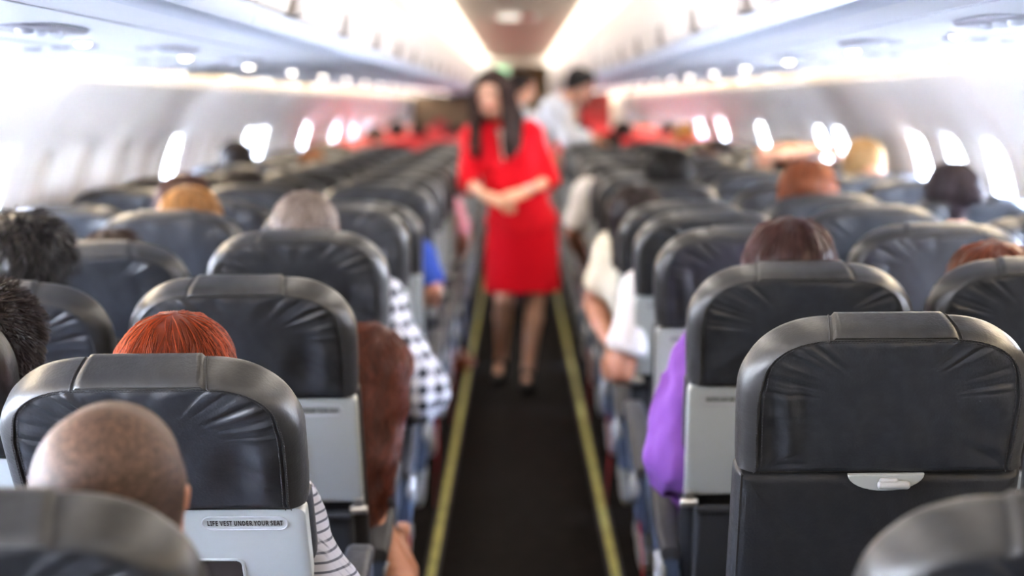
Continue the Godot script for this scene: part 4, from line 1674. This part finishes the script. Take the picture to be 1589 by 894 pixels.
func arm(g: Field, j: Dictionary, s: int, w: float, more: float, upto: float, cut := false) -> void:
	var a: Vector3 = j.shoulder[s]
	var e: Vector3 = j.elbow[s]
	var r: Vector3 = j.wrist[s]
	if cut:
		var u := minf(upto, 1.0)
		g.cap(a, a.lerp(e, u), 0.052 * w + more, lerpf(0.052, 0.043, u) * w + more * 1.5, 0.03, false, upto <= 1.0)
		if upto > 1.0:
			g.cap(e, e.lerp(r, upto - 1.0), 0.045 * w + more * 1.3, lerpf(0.045, 0.029, upto - 1.0) * w + more, 0.03, false, true)
	else:
		g.cap(a, e, 0.052 * w, 0.039 * w, 0.03)
		g.cap(e, e.lerp(r, 0.35), 0.039 * w, 0.041 * w, 0.015)
		g.cap(e.lerp(r, 0.35), r, 0.041 * w, 0.026 * w, 0.015)


func leg(g: Field, j: Dictionary, s: int, w: float, more: float, upto: float) -> void:
	g.cap(j.hip[s], j.knee[s], 0.090 * w + more, 0.056 * w + more, 0.04)
	var m: Vector3 = j.knee[s].lerp(j.ankle[s], 0.3)
	g.cap(j.knee[s], m, 0.054 * w + more, 0.056 * w + more, 0.02)
	g.cap(m, j.knee[s].lerp(j.ankle[s], upto), 0.056 * w + more, 0.036 * w + more, 0.02)


# someone sitting in a seat; the head is put where the photograph shows it
func seated(col: String, row: int, head_at: Vector3, label: String, look: Dictionary, more := {}) -> Node3D:
	var hinge := Vector3(COL_X[col], HINGE, -(FIRST + PITCH * row))
	var base := Vector3(hinge.x, 0, hinge.z - 0.2)
	var root := thing("person", label, "person", base, "seated passengers")
	var a := deg_to_rad(recline(col, row))
	var up := Vector3(0, cos(a), sin(a))
	var ahead := Vector3(0, sin(a), -cos(a))
	var w: float = look.get("build", 1.0)
	var pelvis := hinge + up * 0.115 + ahead * 0.205
	var turn: Basis = more.get("turn", Basis())
	var head := Transform3D(turn * look.get("size", 1.0), head_at)
	var neck: Vector3 = more.get("neck", head_at + turn * Vector3(0, -0.165, 0.035))
	var chest := pelvis.lerp(neck, 0.68)
	var across: Vector3 = more.get("across", Vector3(1, 0, 0))
	var drop := (neck - chest).normalized()
	var j := {"pelvis": pelvis, "chest": chest, "neck": neck, "head": head}
	j.shoulder = [neck + across * 0.175 * w - drop * 0.055, neck - across * 0.175 * w - drop * 0.055]
	# the person looks to -z, so their right is +x
	j.elbow = []
	j.wrist = []
	j.hip = []; j.knee = []; j.ankle = []; j.toe = []
	for s in 2:
		var x: float = 1.0 if s == 0 else -1.0
		j.elbow.append(j.shoulder[s] + Vector3(x * 0.035, -0.25, -0.10))
		j.wrist.append(Vector3(hinge.x + x * 0.10, 0.64, hinge.z - 0.46))
		j.hip.append(pelvis + Vector3(x * 0.085, -0.02, -0.02))
		j.knee.append(Vector3(hinge.x + x * 0.11, 0.53, hinge.z - 0.545))
		j.ankle.append(Vector3(hinge.x + x * 0.11, 0.085, hinge.z - 0.52))
		j.toe.append(Vector3(hinge.x + x * 0.12, 0.03, hinge.z - 0.65))
	for key in ["elbow", "wrist", "shoulder", "ankle", "toe", "knee"]:
		if more.has(key):
			for s in 2:
				if more[key][s] != null:
					j[key][s] = more[key][s]
	for key in ["fingers", "palm_back"]:
		if more.has(key):
			j[key] = more[key]
	if not look.has("trousers"):
		look.trousers = cloth_mat("dark_trousers", rgb8(38, 40, 52))
	figure(root, j, look)
	return root

func brown(r: float, g: float, b: float) -> Color:
	return rgb8(r, g, b)


func make_people() -> void:
	make_cloths()
	make_head()
	make_hand("right", -1.0, 0.45)
	make_hand("left", 1.0, 0.45)
	make_hair("fine_bob", 3000, 0.005)
	make_hair("wavy", 3000, 0.006)
	make_hair("long", 1100)
	make_hair("short", 1800)
	make_hair("spiky", 2600)
	make_hair("cropped", 2200)
	make_hair("bun", 900)
	make_hair("shaved", 0, 0.004)
	make_hair("curly", 900)
	make_hair("bob", 500)
	make_hair("attendant", 1100)
	var R := Vector3.RIGHT
	# left of the aisle
	seated("C", -1, Vector3(-0.468, 1.080, -1.735), "man with a shaved head and tan skin in the nearest aisle seat on the left", {"paint": face_paint, "hair": "shaved", "skin": "shaved", "shirt": cloth_mat("grey_cloth", rgb8(70, 74, 84)), "build": 0.95, "cell": 0.014}, {"turn": Basis(Vector3.UP, 0.12), "neck": Vector3(-0.50, 0.915, -1.70)})
	seated("C", 0, Vector3(-0.562, 1.066, -2.52), "woman with straight copper red hair in a striped shirt behind the life vest sign", {"hair": "fine_bob", "hair_color": brown(142, 56, 24), "skin": "light", "shirt": M.striped_cloth, "sleeve": 0.95, "creases": 0.02, "cell": 0.012, "build": 0.9}, {"shoulder": [Vector3(-0.41, 0.85, -2.54), null], "elbow": [Vector3(-0.305, 0.665, -2.50), null], "wrist": [Vector3(-0.40, 0.62, -2.78), null]})
	seated("B", 0, Vector3(-0.925, 1.100, -2.66), "man with short spiky dark grey hair at the left edge of the view", {"hair": "spiky", "hair_color": brown(58, 50, 50), "skin": "tan", "shirt": cloth_mat("navy_cloth", rgb8(40, 46, 66))})
	seated("B", 1, Vector3(-1.085, 1.160, -3.42), "person with thick curly black hair in the middle seat left of the aisle", {"hair": "curly", "hair_color": brown(34, 29, 28), "skin": "brown", "shirt": cloth_mat("black_cloth", rgb8(34, 34, 38))})
	seated("C", 1, Vector3(-0.355, 0.890, -3.60), "woman with long wavy auburn hair slumped sideways into the aisle on the left", {"hair": "wavy", "hair_color": brown(92, 44, 30), "build": 0.85, "skin": "tan", "shirt": cloth_mat("black_cloth", rgb8(34, 34, 38)), "sleeve": 0.3, "cell": 0.014}, {"turn": Basis(Vector3.BACK, -0.16) * Basis(R, -0.35) * Basis(Vector3.UP, -0.3), "neck": Vector3(-0.41, 0.735, -3.55), "shoulder": [Vector3(-0.375, 0.65, -3.52), Vector3(-0.60, 0.72, -3.58)], "elbow": [Vector3(-0.258, 0.47, -3.32), null], "wrist": [Vector3(-0.30, 0.52, -3.60), null]})
	seated("B", 2, Vector3(-1.075, 1.080, -4.14), "dark-haired passenger mostly hidden behind a middle headrest on the left", {"hair": "short", "hair_color": brown(62, 50, 46), "skin": "tan", "shirt": cloth_mat("grey_cloth", rgb8(70, 74, 84)), "cell": 0.022})
	seated("C", 2, Vector3(-0.568, 1.180, -4.16), "man with cropped grey hair in a black and white checked shirt", {"hair": "cropped", "hair_color": brown(150, 134, 126), "skin": "light", "shirt": M.checked_cloth, "sleeve": 1.6, "creases": 0.02, "cell": 0.014, "build": 1.05}, {"shoulder": [Vector3(-0.385, 0.98, -4.14), null], "elbow": [Vector3(-0.272, 0.76, -4.12), null], "wrist": [Vector3(-0.40, 0.64, -4.38), null]})
	seated("B", 3, Vector3(-1.034, 1.147, -4.94), "passenger with light golden brown hair in a middle seat left of the aisle", {"hair": "long", "hair_color": brown(176, 124, 72), "skin": "light", "shirt": cloth_mat("beige_cloth", rgb8(190, 176, 160)), "cell": 0.022})
	seated("B", 4, Vector3(-1.20, 1.160, -5.66), "passenger with reddish dark brown hair in front of the golden-haired one", {"hair": "long", "hair_color": brown(74, 46, 38), "skin": "tan", "shirt": cloth_mat("black_cloth", rgb8(34, 34, 38)), "cell": 0.022})
	seated("B", 5, Vector3(-1.12, 1.140, -6.42), "passenger with black hair leaning between two seats left of the aisle", {"hair": "short", "hair_color": brown(36, 30, 30), "skin": "tan", "shirt": cloth_mat("black_cloth", rgb8(34, 34, 38)), "cell": 0.024})
	seated("C", 5, Vector3(-0.55, 1.06, -6.25), "passenger in a bright blue shirt with an arm in the left aisle edge", {"hair": "short", "hair_color": brown(40, 32, 30), "skin": "tan", "shirt": cloth_mat("blue_cloth", rgb8(38, 60, 132)), "sleeve": 0.95, "cell": 0.02}, {"shoulder": [Vector3(-0.41, 0.95, -6.2), null], "elbow": [Vector3(-0.345, 0.80, -6.15), null], "wrist": [Vector3(-0.40, 0.63, -6.44), null]})
	seated("A", 8, Vector3(-1.52, 1.215, -8.52), "dark-haired passenger by a bright window far up on the left", {"hair": "short", "hair_color": brown(40, 32, 32), "skin": "tan", "shirt": cloth_mat("grey_cloth", rgb8(70, 74, 84)), "cell": 0.024})
	seated("C", 8, Vector3(-0.54, 1.05, -8.5), "passenger in a pink top with brown shoes showing in the aisle", {"hair": "long", "hair_color": brown(60, 42, 36), "skin": "light", "shirt": cloth_mat("pink_cloth", rgb8(214, 150, 160)), "sleeve": 0.9, "shoes": cloth_mat("brown_shoe", rgb8(124, 74, 52)), "cell": 0.022}, {"shoulder": [Vector3(-0.38, 0.96, -8.5), null], "elbow": [Vector3(-0.30, 0.80, -8.52), null], "wrist": [Vector3(-0.36, 0.64, -8.75), null], "knee": [Vector3(-0.37, 0.52, -9.0), null], "ankle": [Vector3(-0.33, 0.085, -8.92), null], "toe": [Vector3(-0.295, 0.03, -9.03), null]})
	# right of the aisle
	seated("D", 1, Vector3(0.567, 1.152, -3.34), "woman with long dark red-brown hair in a loose purple top by the aisle", {"hair": "long", "hair_color": brown(66, 36, 33), "skin": "light", "shirt": cloth_mat("purple_cloth", rgb8(104, 62, 134)), "sleeve": 1.3, "loose": 1.9, "creases": 0.045, "fold": 17.0, "cell": 0.012, "build": 1.12}, {"shoulder": [null, Vector3(0.430, 0.955, -3.38)], "elbow": [null, Vector3(0.368, 0.765, -3.37)], "wrist": [null, Vector3(0.40, 0.60, -3.50)]})
	seated("E", 1, Vector3(1.000, 1.097, -3.34), "passenger with parted auburn hair at the right edge of the view", {"hair": "long", "hair_color": brown(112, 60, 38), "skin": "light", "shirt": cloth_mat("beige_cloth", rgb8(190, 176, 160)), "cell": 0.02})
	seated("D", 3, Vector3(0.56, 1.03, -4.80), "passenger in a white short-sleeved shirt with an elbow on the right aisle armrest", {"hair": "short", "hair_color": brown(36, 30, 28), "skin": "tan", "shirt": cloth_mat("white_cloth", rgb8(196, 192, 192)), "sleeve": 0.78, "cell": 0.014, "build": 1.0}, {"shoulder": [null, Vector3(0.375, 0.945, -4.76)], "elbow": [null, Vector3(0.298, 0.712, -4.72)], "wrist": [null, Vector3(0.40, 0.66, -4.98)]})
	seated("D", 4, Vector3(0.410, 1.115, -5.56), "dark-haired passenger in a cream top leaning into the aisle on the right", {"hair": "bob", "hair_color": brown(44, 32, 30), "skin": "tan", "shirt": cloth_mat("cream_cloth", rgb8(196, 188, 170)), "sleeve": 0.72, "cell": 0.015}, {"turn": Basis(Vector3.BACK, 0.15), "neck": Vector3(0.44, 0.955, -5.54), "shoulder": [null, Vector3(0.335, 0.995, -5.58)], "elbow": [null, Vector3(0.262, 0.80, -5.66)], "wrist": [null, Vector3(0.325, 0.665, -5.46)]})
	seated("E", 4, Vector3(1.006, 1.193, -5.54), "woman with smooth copper brown hair in a middle seat right of the aisle", {"hair": "long", "hair_color": brown(146, 80, 46), "skin": "light", "shirt": cloth_mat("beige_cloth", rgb8(190, 176, 160)), "cell": 0.022})
	seated("F", 4, Vector3(1.470, 1.190, -5.39), "passenger with dark hair gathered in a bun beside the bright right wall", {"hair": "bun", "hair_color": brown(54, 44, 48), "skin": "light", "shirt": cloth_mat("grey_cloth", rgb8(70, 74, 84)), "cell": 0.022})
	seated("D", 5, Vector3(0.593, 1.218, -6.24), "man with neat short black hair standing out above an aisle seat on the right", {"hair": "short", "hair_color": brown(28, 25, 25), "skin": "tan", "shirt": cloth_mat("black_cloth", rgb8(34, 34, 38)), "cell": 0.022})
	seated("F", 6, Vector3(1.565, 1.215, -7.22), "blond passenger in a black top stooping by the right windows", {"hair": "short", "hair_color": brown(216, 176, 122), "skin": "light", "shirt": cloth_mat("black_cloth", rgb8(34, 34, 38)), "sleeve": 1.8, "cell": 0.02}, {"neck": Vector3(1.58, 1.165, -7.06), "turn": Basis(R, -0.5)})
	seated("F", 7, Vector3(1.36, 1.205, -8.0), "dark-haired passenger stretching a bare forearm along the headrests on the right", {"hair": "short", "hair_color": brown(34, 28, 28), "skin": "light", "shirt": cloth_mat("black_cloth", rgb8(34, 34, 38)), "sleeve": 0.6, "cell": 0.02}, {"neck": Vector3(1.40, 1.04, -7.95), "shoulder": [null, Vector3(1.24, 1.07, -7.92)], "elbow": [null, Vector3(1.19, 1.262, -7.74)], "wrist": [null, Vector3(1.45, 1.285, -7.70)]})
	seated("D", 7, Vector3(0.55, 1.06, -7.72), "passenger whose white sleeve pokes into the aisle far up on the right", {"hair": "short", "hair_color": brown(34, 28, 28), "skin": "brown", "shirt": cloth_mat("white_cloth", rgb8(196, 192, 192)), "sleeve": 0.85, "cell": 0.02}, {"shoulder": [null, Vector3(0.335, 1.08, -7.74)], "elbow": [null, Vector3(0.255, 0.88, -7.76)], "wrist": [null, Vector3(0.35, 0.70, -7.98)]})
	var far := [["E", 9, Vector3(1.09, 1.13, -9.24), [92, 58, 44], "passenger with chestnut hair in a middle seat right of the aisle, well forward"],
		["E", 10, Vector3(1.27, 1.165, -10.05), [38, 32, 32], "black-haired passenger leaning right in a forward middle seat"],
		["D", 12, Vector3(0.655, 1.175, -11.45), [52, 50, 50], "passenger with dark grey hair just in front of the leaning crew man"],
		["F", 15, Vector3(1.43, 1.215, -13.66), [214, 166, 96], "blond passenger among the rows where the red seats begin on the right"],
		["E", 16, Vector3(0.95, 1.23, -14.4), [34, 28, 28], "black-haired passenger in the red rows right of the aisle"],
		["D", 18, Vector3(0.62, 1.20, -15.85), [30, 26, 26], "black-haired passenger in a red aisle seat on the right"],
		["F", 18, Vector3(1.5, 1.20, -15.85), [60, 44, 40], "brown-haired passenger in a red window seat on the right"],
		["A", 17, Vector3(-1.36, 1.19, -15.1), [110, 104, 104], "grey-haired passenger in a red window seat on the left"],
		["A", 20, Vector3(-1.32, 1.22, -17.3), [30, 26, 26], "black-haired passenger in a red window seat on the left, further forward"],
		["B", 18, Vector3(-1.0, 1.19, -15.9), [30, 26, 26], "black-haired passenger in a red middle seat on the left"],
		["C", 19, Vector3(-0.66, 1.17, -16.6), [40, 28, 28], "dark-haired passenger in a red aisle seat on the left"],
		["B", 22, Vector3(-0.92, 1.22, -18.8), [168, 62, 76], "passenger with a pinkish red head covering in the far red rows on the left"],
		["A", 10, Vector3(-1.30, 1.12, -10.0), [150, 92, 52], "passenger with copper hair by the left windows in the middle of the cabin"]]
	for q in far:
		var l := {"hair": "short", "hair_color": rgb8(q[3][0], q[3][1], q[3][2]), "skin": "light", "shirt": cloth_mat("pink_cloth", rgb8(214, 150, 160)) if q[1] > 15 else cloth_mat("grey_cloth", rgb8(70, 74, 84)), "cell": 0.026}
		seated(q[0], q[1], q[2], q[4], l)
	make_attendant()
	make_crew()


func ring_xz(c: Vector3, rx: float, rz: float, n := 32, wave := 0.0, waves := 9) -> PackedVector3Array:
	var out := PackedVector3Array()
	for k in n:
		var a := TAU * k / n
		var f := 1.0 + wave * sin(a * waves + 1.0)
		out.append(c + Vector3(cos(a) * rx * f, 0, sin(a) * rz * f))
	return out


func make_attendant() -> void:
	var at := Vector3(0.0, 0, -8.35)
	var root := thing("person", "flight attendant in a red jacket and red skirt standing in the aisle, hands joined", "person", at, "cabin crew")
	var look_dir := Vector3(-0.30, -0.22, 1.0).normalized()
	var head := Transform3D(Basis(Vector3.BACK, 0.06) * Basis.looking_at(look_dir) * 0.98, Vector3(-0.135, 1.572, -8.29))
	var j := {"pelvis": Vector3(0.012, 0.93, -8.35), "chest": Vector3(-0.055, 1.225, -8.345), "neck": Vector3(-0.098, 1.40, -8.345), "head": head,
		"shoulder": [Vector3(-0.238, 1.345, -8.34), Vector3(0.062, 1.362, -8.365)],
		"elbow": [Vector3(-0.268, 1.105, -8.30), Vector3(0.160, 1.115, -8.36)],
		"wrist": [Vector3(-0.165, 1.045, -8.115), Vector3(0.025, 1.062, -8.125)],
		"fingers": [Vector3(-0.06, 1.005, -8.075), Vector3(-0.08, 1.035, -8.055)],
		"palm_back": [Vector3(0.1, 0.8, 0.6), Vector3(0.1, 0.8, 0.6)],
		"hip": [Vector3(-0.075, 0.90, -8.355), Vector3(0.095, 0.90, -8.345)],
		"knee": [Vector3(-0.085, 0.50, -8.26), Vector3(0.085, 0.50, -8.29)],
		"ankle": [Vector3(-0.105, 0.135, -8.58), Vector3(0.040, 0.105, -8.33)],
		"toe": [Vector3(-0.130, 0.03, -8.46), Vector3(0.024, 0.03, -8.20)]}
	var red := cloth_mat("uniform_red", rgb8(196, 12, 30))
	var red2 := cloth_mat("skirt_red", rgb8(206, 8, 30))
	var t := figure(root, j, {"build": 0.82, "arm": 0.86, "cell": 0.011, "skin": "fair", "shirt": red, "top_name": "jacket", "sleeve": 1.15, "creases": 0.012, "hair": "attendant", "hair_color": brown(72, 48, 42), "shoes": M.black})
	# the flared tail of the jacket and the skirt
	var pep := Shape.new()
	var rows := []
	var plan := [[1.13, 0.138, 0.105], [1.08, 0.140, 0.108], [1.02, 0.152, 0.120], [0.95, 0.175, 0.142], [0.885, 0.196, 0.160], [0.875, 0.197, 0.161], [0.876, 0.191, 0.155], [0.95, 0.169, 0.136], [1.08, 0.132, 0.10]]
	for p in plan:
		var low: float = smoothstep(1.05, 0.87, p[0])
		var ring := ring_xz(Vector3(lerpf(0.012, -0.055, clampf((p[0] - 0.93) / 0.295, 0, 1)), p[0], -8.347) - at, p[1], p[2], 40, 0.03 * low, 7)
		for k in ring.size():
			var a := TAU * k / 40.0
			ring[k].y -= 0.045 * low * maxf(0.0, sin(a)) * (0.6 + 0.4 * cos(a - 1.6)) - 0.02 * low * absf(cos(a))
		rows.append(ring)
	pep.loft(rows, false, false)
	obj("jacket_tail", pep.mesh(60), red, root)
	var sk := Shape.new()
	rows = []
	for p in [[0.985, 0.150, 0.118], [0.90, 0.178, 0.140], [0.82, 0.192, 0.150], [0.70, 0.196, 0.152], [0.60, 0.198, 0.154], [0.538, 0.200, 0.157], [0.532, 0.198, 0.155], [0.536, 0.193, 0.150], [0.70, 0.190, 0.146], [0.95, 0.15, 0.115]]:
		rows.append(ring_xz(Vector3(0.012, p[0], -8.345) - at, p[1], p[2], 48, 0.022 * smoothstep(0.85, 0.55, p[0]), 6))
	sk.loft(rows, false, false)
	obj("skirt", sk.mesh(60), red2, root)
	# neckline of the blouse, badge and watch lie on the jacket
	var front := func(x: float, y: float) -> Vector3:
		var z := -8.05
		while z > -8.4 and t.value(Vector3(x, y, z)) > 0.0:
			z -= 0.004
		return Vector3(x, y, z)
	var bl := Shape.new()
	rows = []
	for k in 9:
		var y := lerpf(1.225, 1.385, k / 8.0)
		var w := lerpf(0.003, 0.034, k / 8.0)
		var c: Vector3 = front.call(-0.082 - 0.008 * k / 8.0, y) - at
		rows.append(PackedVector3Array([c + Vector3(-w, 0, -0.004), c + Vector3(-w * 0.5, 0, 0.006), c + Vector3(w * 0.5, 0, 0.006), c + Vector3(w, 0, -0.004), c + Vector3(0, 0, -0.02)]))
	bl.loft(rows)
	obj("blouse", bl.mesh(60), cloth_mat("blouse_pink", rgb8(240, 208, 204)), root)
	for s in [-1, 1]:
		var co := Shape.new()
		rows = []
		for k in 9:
			var y := lerpf(1.215, 1.40, k / 8.0)
			var x: float = -0.082 + s * lerpf(0.006, 0.046, k / 8.0)
			var c: Vector3 = front.call(x, minf(y, 1.38)) - at
			c.y = y - at.y
			rows.append(PackedVector3Array([c + Vector3(-0.008, 0, 0.0), c + Vector3(0, 0, 0.010), c + Vector3(0.008, 0, 0.0), c + Vector3(0, 0, -0.012)]))
		co.loft(rows)
		obj("lapel", co.mesh(60), red, root)
	var bd := Shape.new()
	bd.box(Vector3(0.062, 0.016, 0.006), 0.002)
	var bo := obj("name_badge", bd.mesh(), M.metal, root)
	bo.position = front.call(-0.012, 1.315) - at + Vector3(0, 0, 0.004)
	bo.rotation.z = 0.15
	var wt := Shape.new()
	var arm_dir: Vector3 = (j.wrist[1] - j.elbow[1]).normalized()
	wt.lathe([Vector2(0.028, -0.009), Vector2(0.0315, -0.007), Vector2(0.0315, 0.007), Vector2(0.028, 0.009)], 20)
	wt.lathe([Vector2(0.0, 0.0), Vector2(0.016, 0.0), Vector2(0.016, 0.006), Vector2(0.012, 0.008)], 16, Transform3D(Basis(Vector3.RIGHT, PI / 2), Vector3(0, 0, 0.028)))
	var wo := obj("watch", wt.mesh(), M.metal, root)
	var bx := arm_dir.cross(Vector3(0, 0.3, 1)).normalized()
	wo.transform = Transform3D(Basis(bx, arm_dir, bx.cross(arm_dir)), j.wrist[1].lerp(j.elbow[1], 0.12) - at)


func make_crew() -> void:
	var white := cloth_mat("crew_white", rgb8(176, 180, 190))
	var dark := cloth_mat("dark_trousers", rgb8(38, 40, 52))
	var at := Vector3(0.05, 0, -11.4)
	var root := thing("person", "crew man in a white shirt bending over the right-hand seats in the aisle", "person", at, "cabin crew")
	var head := Transform3D(Basis.looking_at(Vector3(1.0, -0.42, 0.22).normalized()), Vector3(0.445, 1.642, -11.4))
	figure(root, {"pelvis": Vector3(0.03, 0.97, -11.4), "chest": Vector3(0.16, 1.31, -11.4), "neck": Vector3(0.295, 1.52, -11.4), "head": head,
		"shoulder": [Vector3(0.245, 1.475, -11.22), Vector3(0.245, 1.475, -11.58)], "elbow": [Vector3(0.355, 1.285, -11.18), Vector3(0.37, 1.27, -11.62)],
		"wrist": [Vector3(0.535, 1.262, -11.27), Vector3(0.54, 1.262, -11.53)], "hip": [Vector3(0.02, 0.95, -11.31), Vector3(0.02, 0.95, -11.49)],
		"knee": [Vector3(0.06, 0.51, -11.31), Vector3(-0.02, 0.51, -11.50)], "ankle": [Vector3(0.0, 0.085, -11.31), Vector3(-0.1, 0.085, -11.50)], "toe": [Vector3(0.13, 0.03, -11.29), Vector3(0.03, 0.03, -11.50)]},
		{"build": 1.05, "cell": 0.013, "skin": "light", "shirt": white, "sleeve": 1.8, "creases": 0.015, "trousers": dark, "hair": "short", "hair_color": brown(30, 26, 28)})
	at = Vector3(0.0, 0, -12.35)
	root = thing("person", "dark-haired crew member in a pale grey shirt standing behind the flight attendant", "person", at, "cabin crew")
	head = Transform3D(Basis.looking_at(Vector3(1.0, -0.2, 0.1).normalized()), Vector3(0.03, 1.632, -12.32))
	figure(root, {"pelvis": Vector3(0.0, 0.95, -12.35), "chest": Vector3(0.0, 1.28, -12.35), "neck": Vector3(0.005, 1.465, -12.35), "head": head,
		"shoulder": [Vector3(0.03, 1.41, -12.17), Vector3(-0.02, 1.41, -12.52)], "elbow": [Vector3(0.10, 1.15, -12.12), Vector3(0.05, 1.15, -12.56)],
		"wrist": [Vector3(0.27, 1.10, -12.2), Vector3(0.25, 1.10, -12.45)], "hip": [Vector3(0.0, 0.93, -12.26), Vector3(0.0, 0.93, -12.44)],
		"knee": [Vector3(0.03, 0.50, -12.26), Vector3(0.0, 0.50, -12.45)], "ankle": [Vector3(0.0, 0.085, -12.26), Vector3(-0.04, 0.085, -12.45)], "toe": [Vector3(0.13, 0.03, -12.25), Vector3(0.09, 0.03, -12.46)]},
		{"build": 0.98, "cell": 0.015, "skin": "light", "shirt": cloth_mat("crew_grey", rgb8(150, 152, 160)), "sleeve": 0.8, "trousers": dark, "hair": "short", "hair_color": brown(44, 32, 30)})



const E_COVE := 0.52
const E_SIDE := 0.95


func _ready() -> void:
	var cam := Camera3D.new()
	cam.name = "camera"
	var at := CameraAttributesPhysical.new()
	at.frustum_focal_length = 50.0
	at.frustum_focus_distance = 2.42
	at.exposure_aperture = 1.8
	cam.attributes = at
	add_child(cam)
	cam.fov = rad_to_deg(2 * atan(447.0 / 2450.0))
	cam.near = 0.05
	cam.far = 200.0
	cam.position = Vector3(-0.008, 1.52, 0)
	cam.rotation_degrees = Vector3(-6.68, 0.234, -0.5)
	cam.current = true
	var we := WorldEnvironment.new()
	we.name = "sky"
	var env := Environment.new()
	env.background_mode = Environment.BG_SKY
	var sky := Sky.new()
	var sm := ProceduralSkyMaterial.new()
	sm.sky_top_color = rgb8(178, 205, 250)
	sm.sky_horizon_color = rgb8(238, 243, 252)
	sm.ground_bottom_color = rgb8(220, 226, 238)
	sm.ground_horizon_color = rgb8(238, 243, 252)
	sm.sky_energy_multiplier = 1.0
	sm.energy_multiplier = 330.0
	sm.ground_energy_multiplier = 0.8
	sky.sky_material = sm
	env.sky = sky
	env.tonemap_mode = Environment.TONE_MAPPER_LINEAR
	env.tonemap_exposure = 1.32
	env.sdfgi_enabled = true
	env.ssao_enabled = true
	env.ssil_enabled = true
	we.environment = env
	add_child(we)
	make_materials()
	make_shell()
	make_walls()
	make_overhead()
	make_seats()
	make_people()
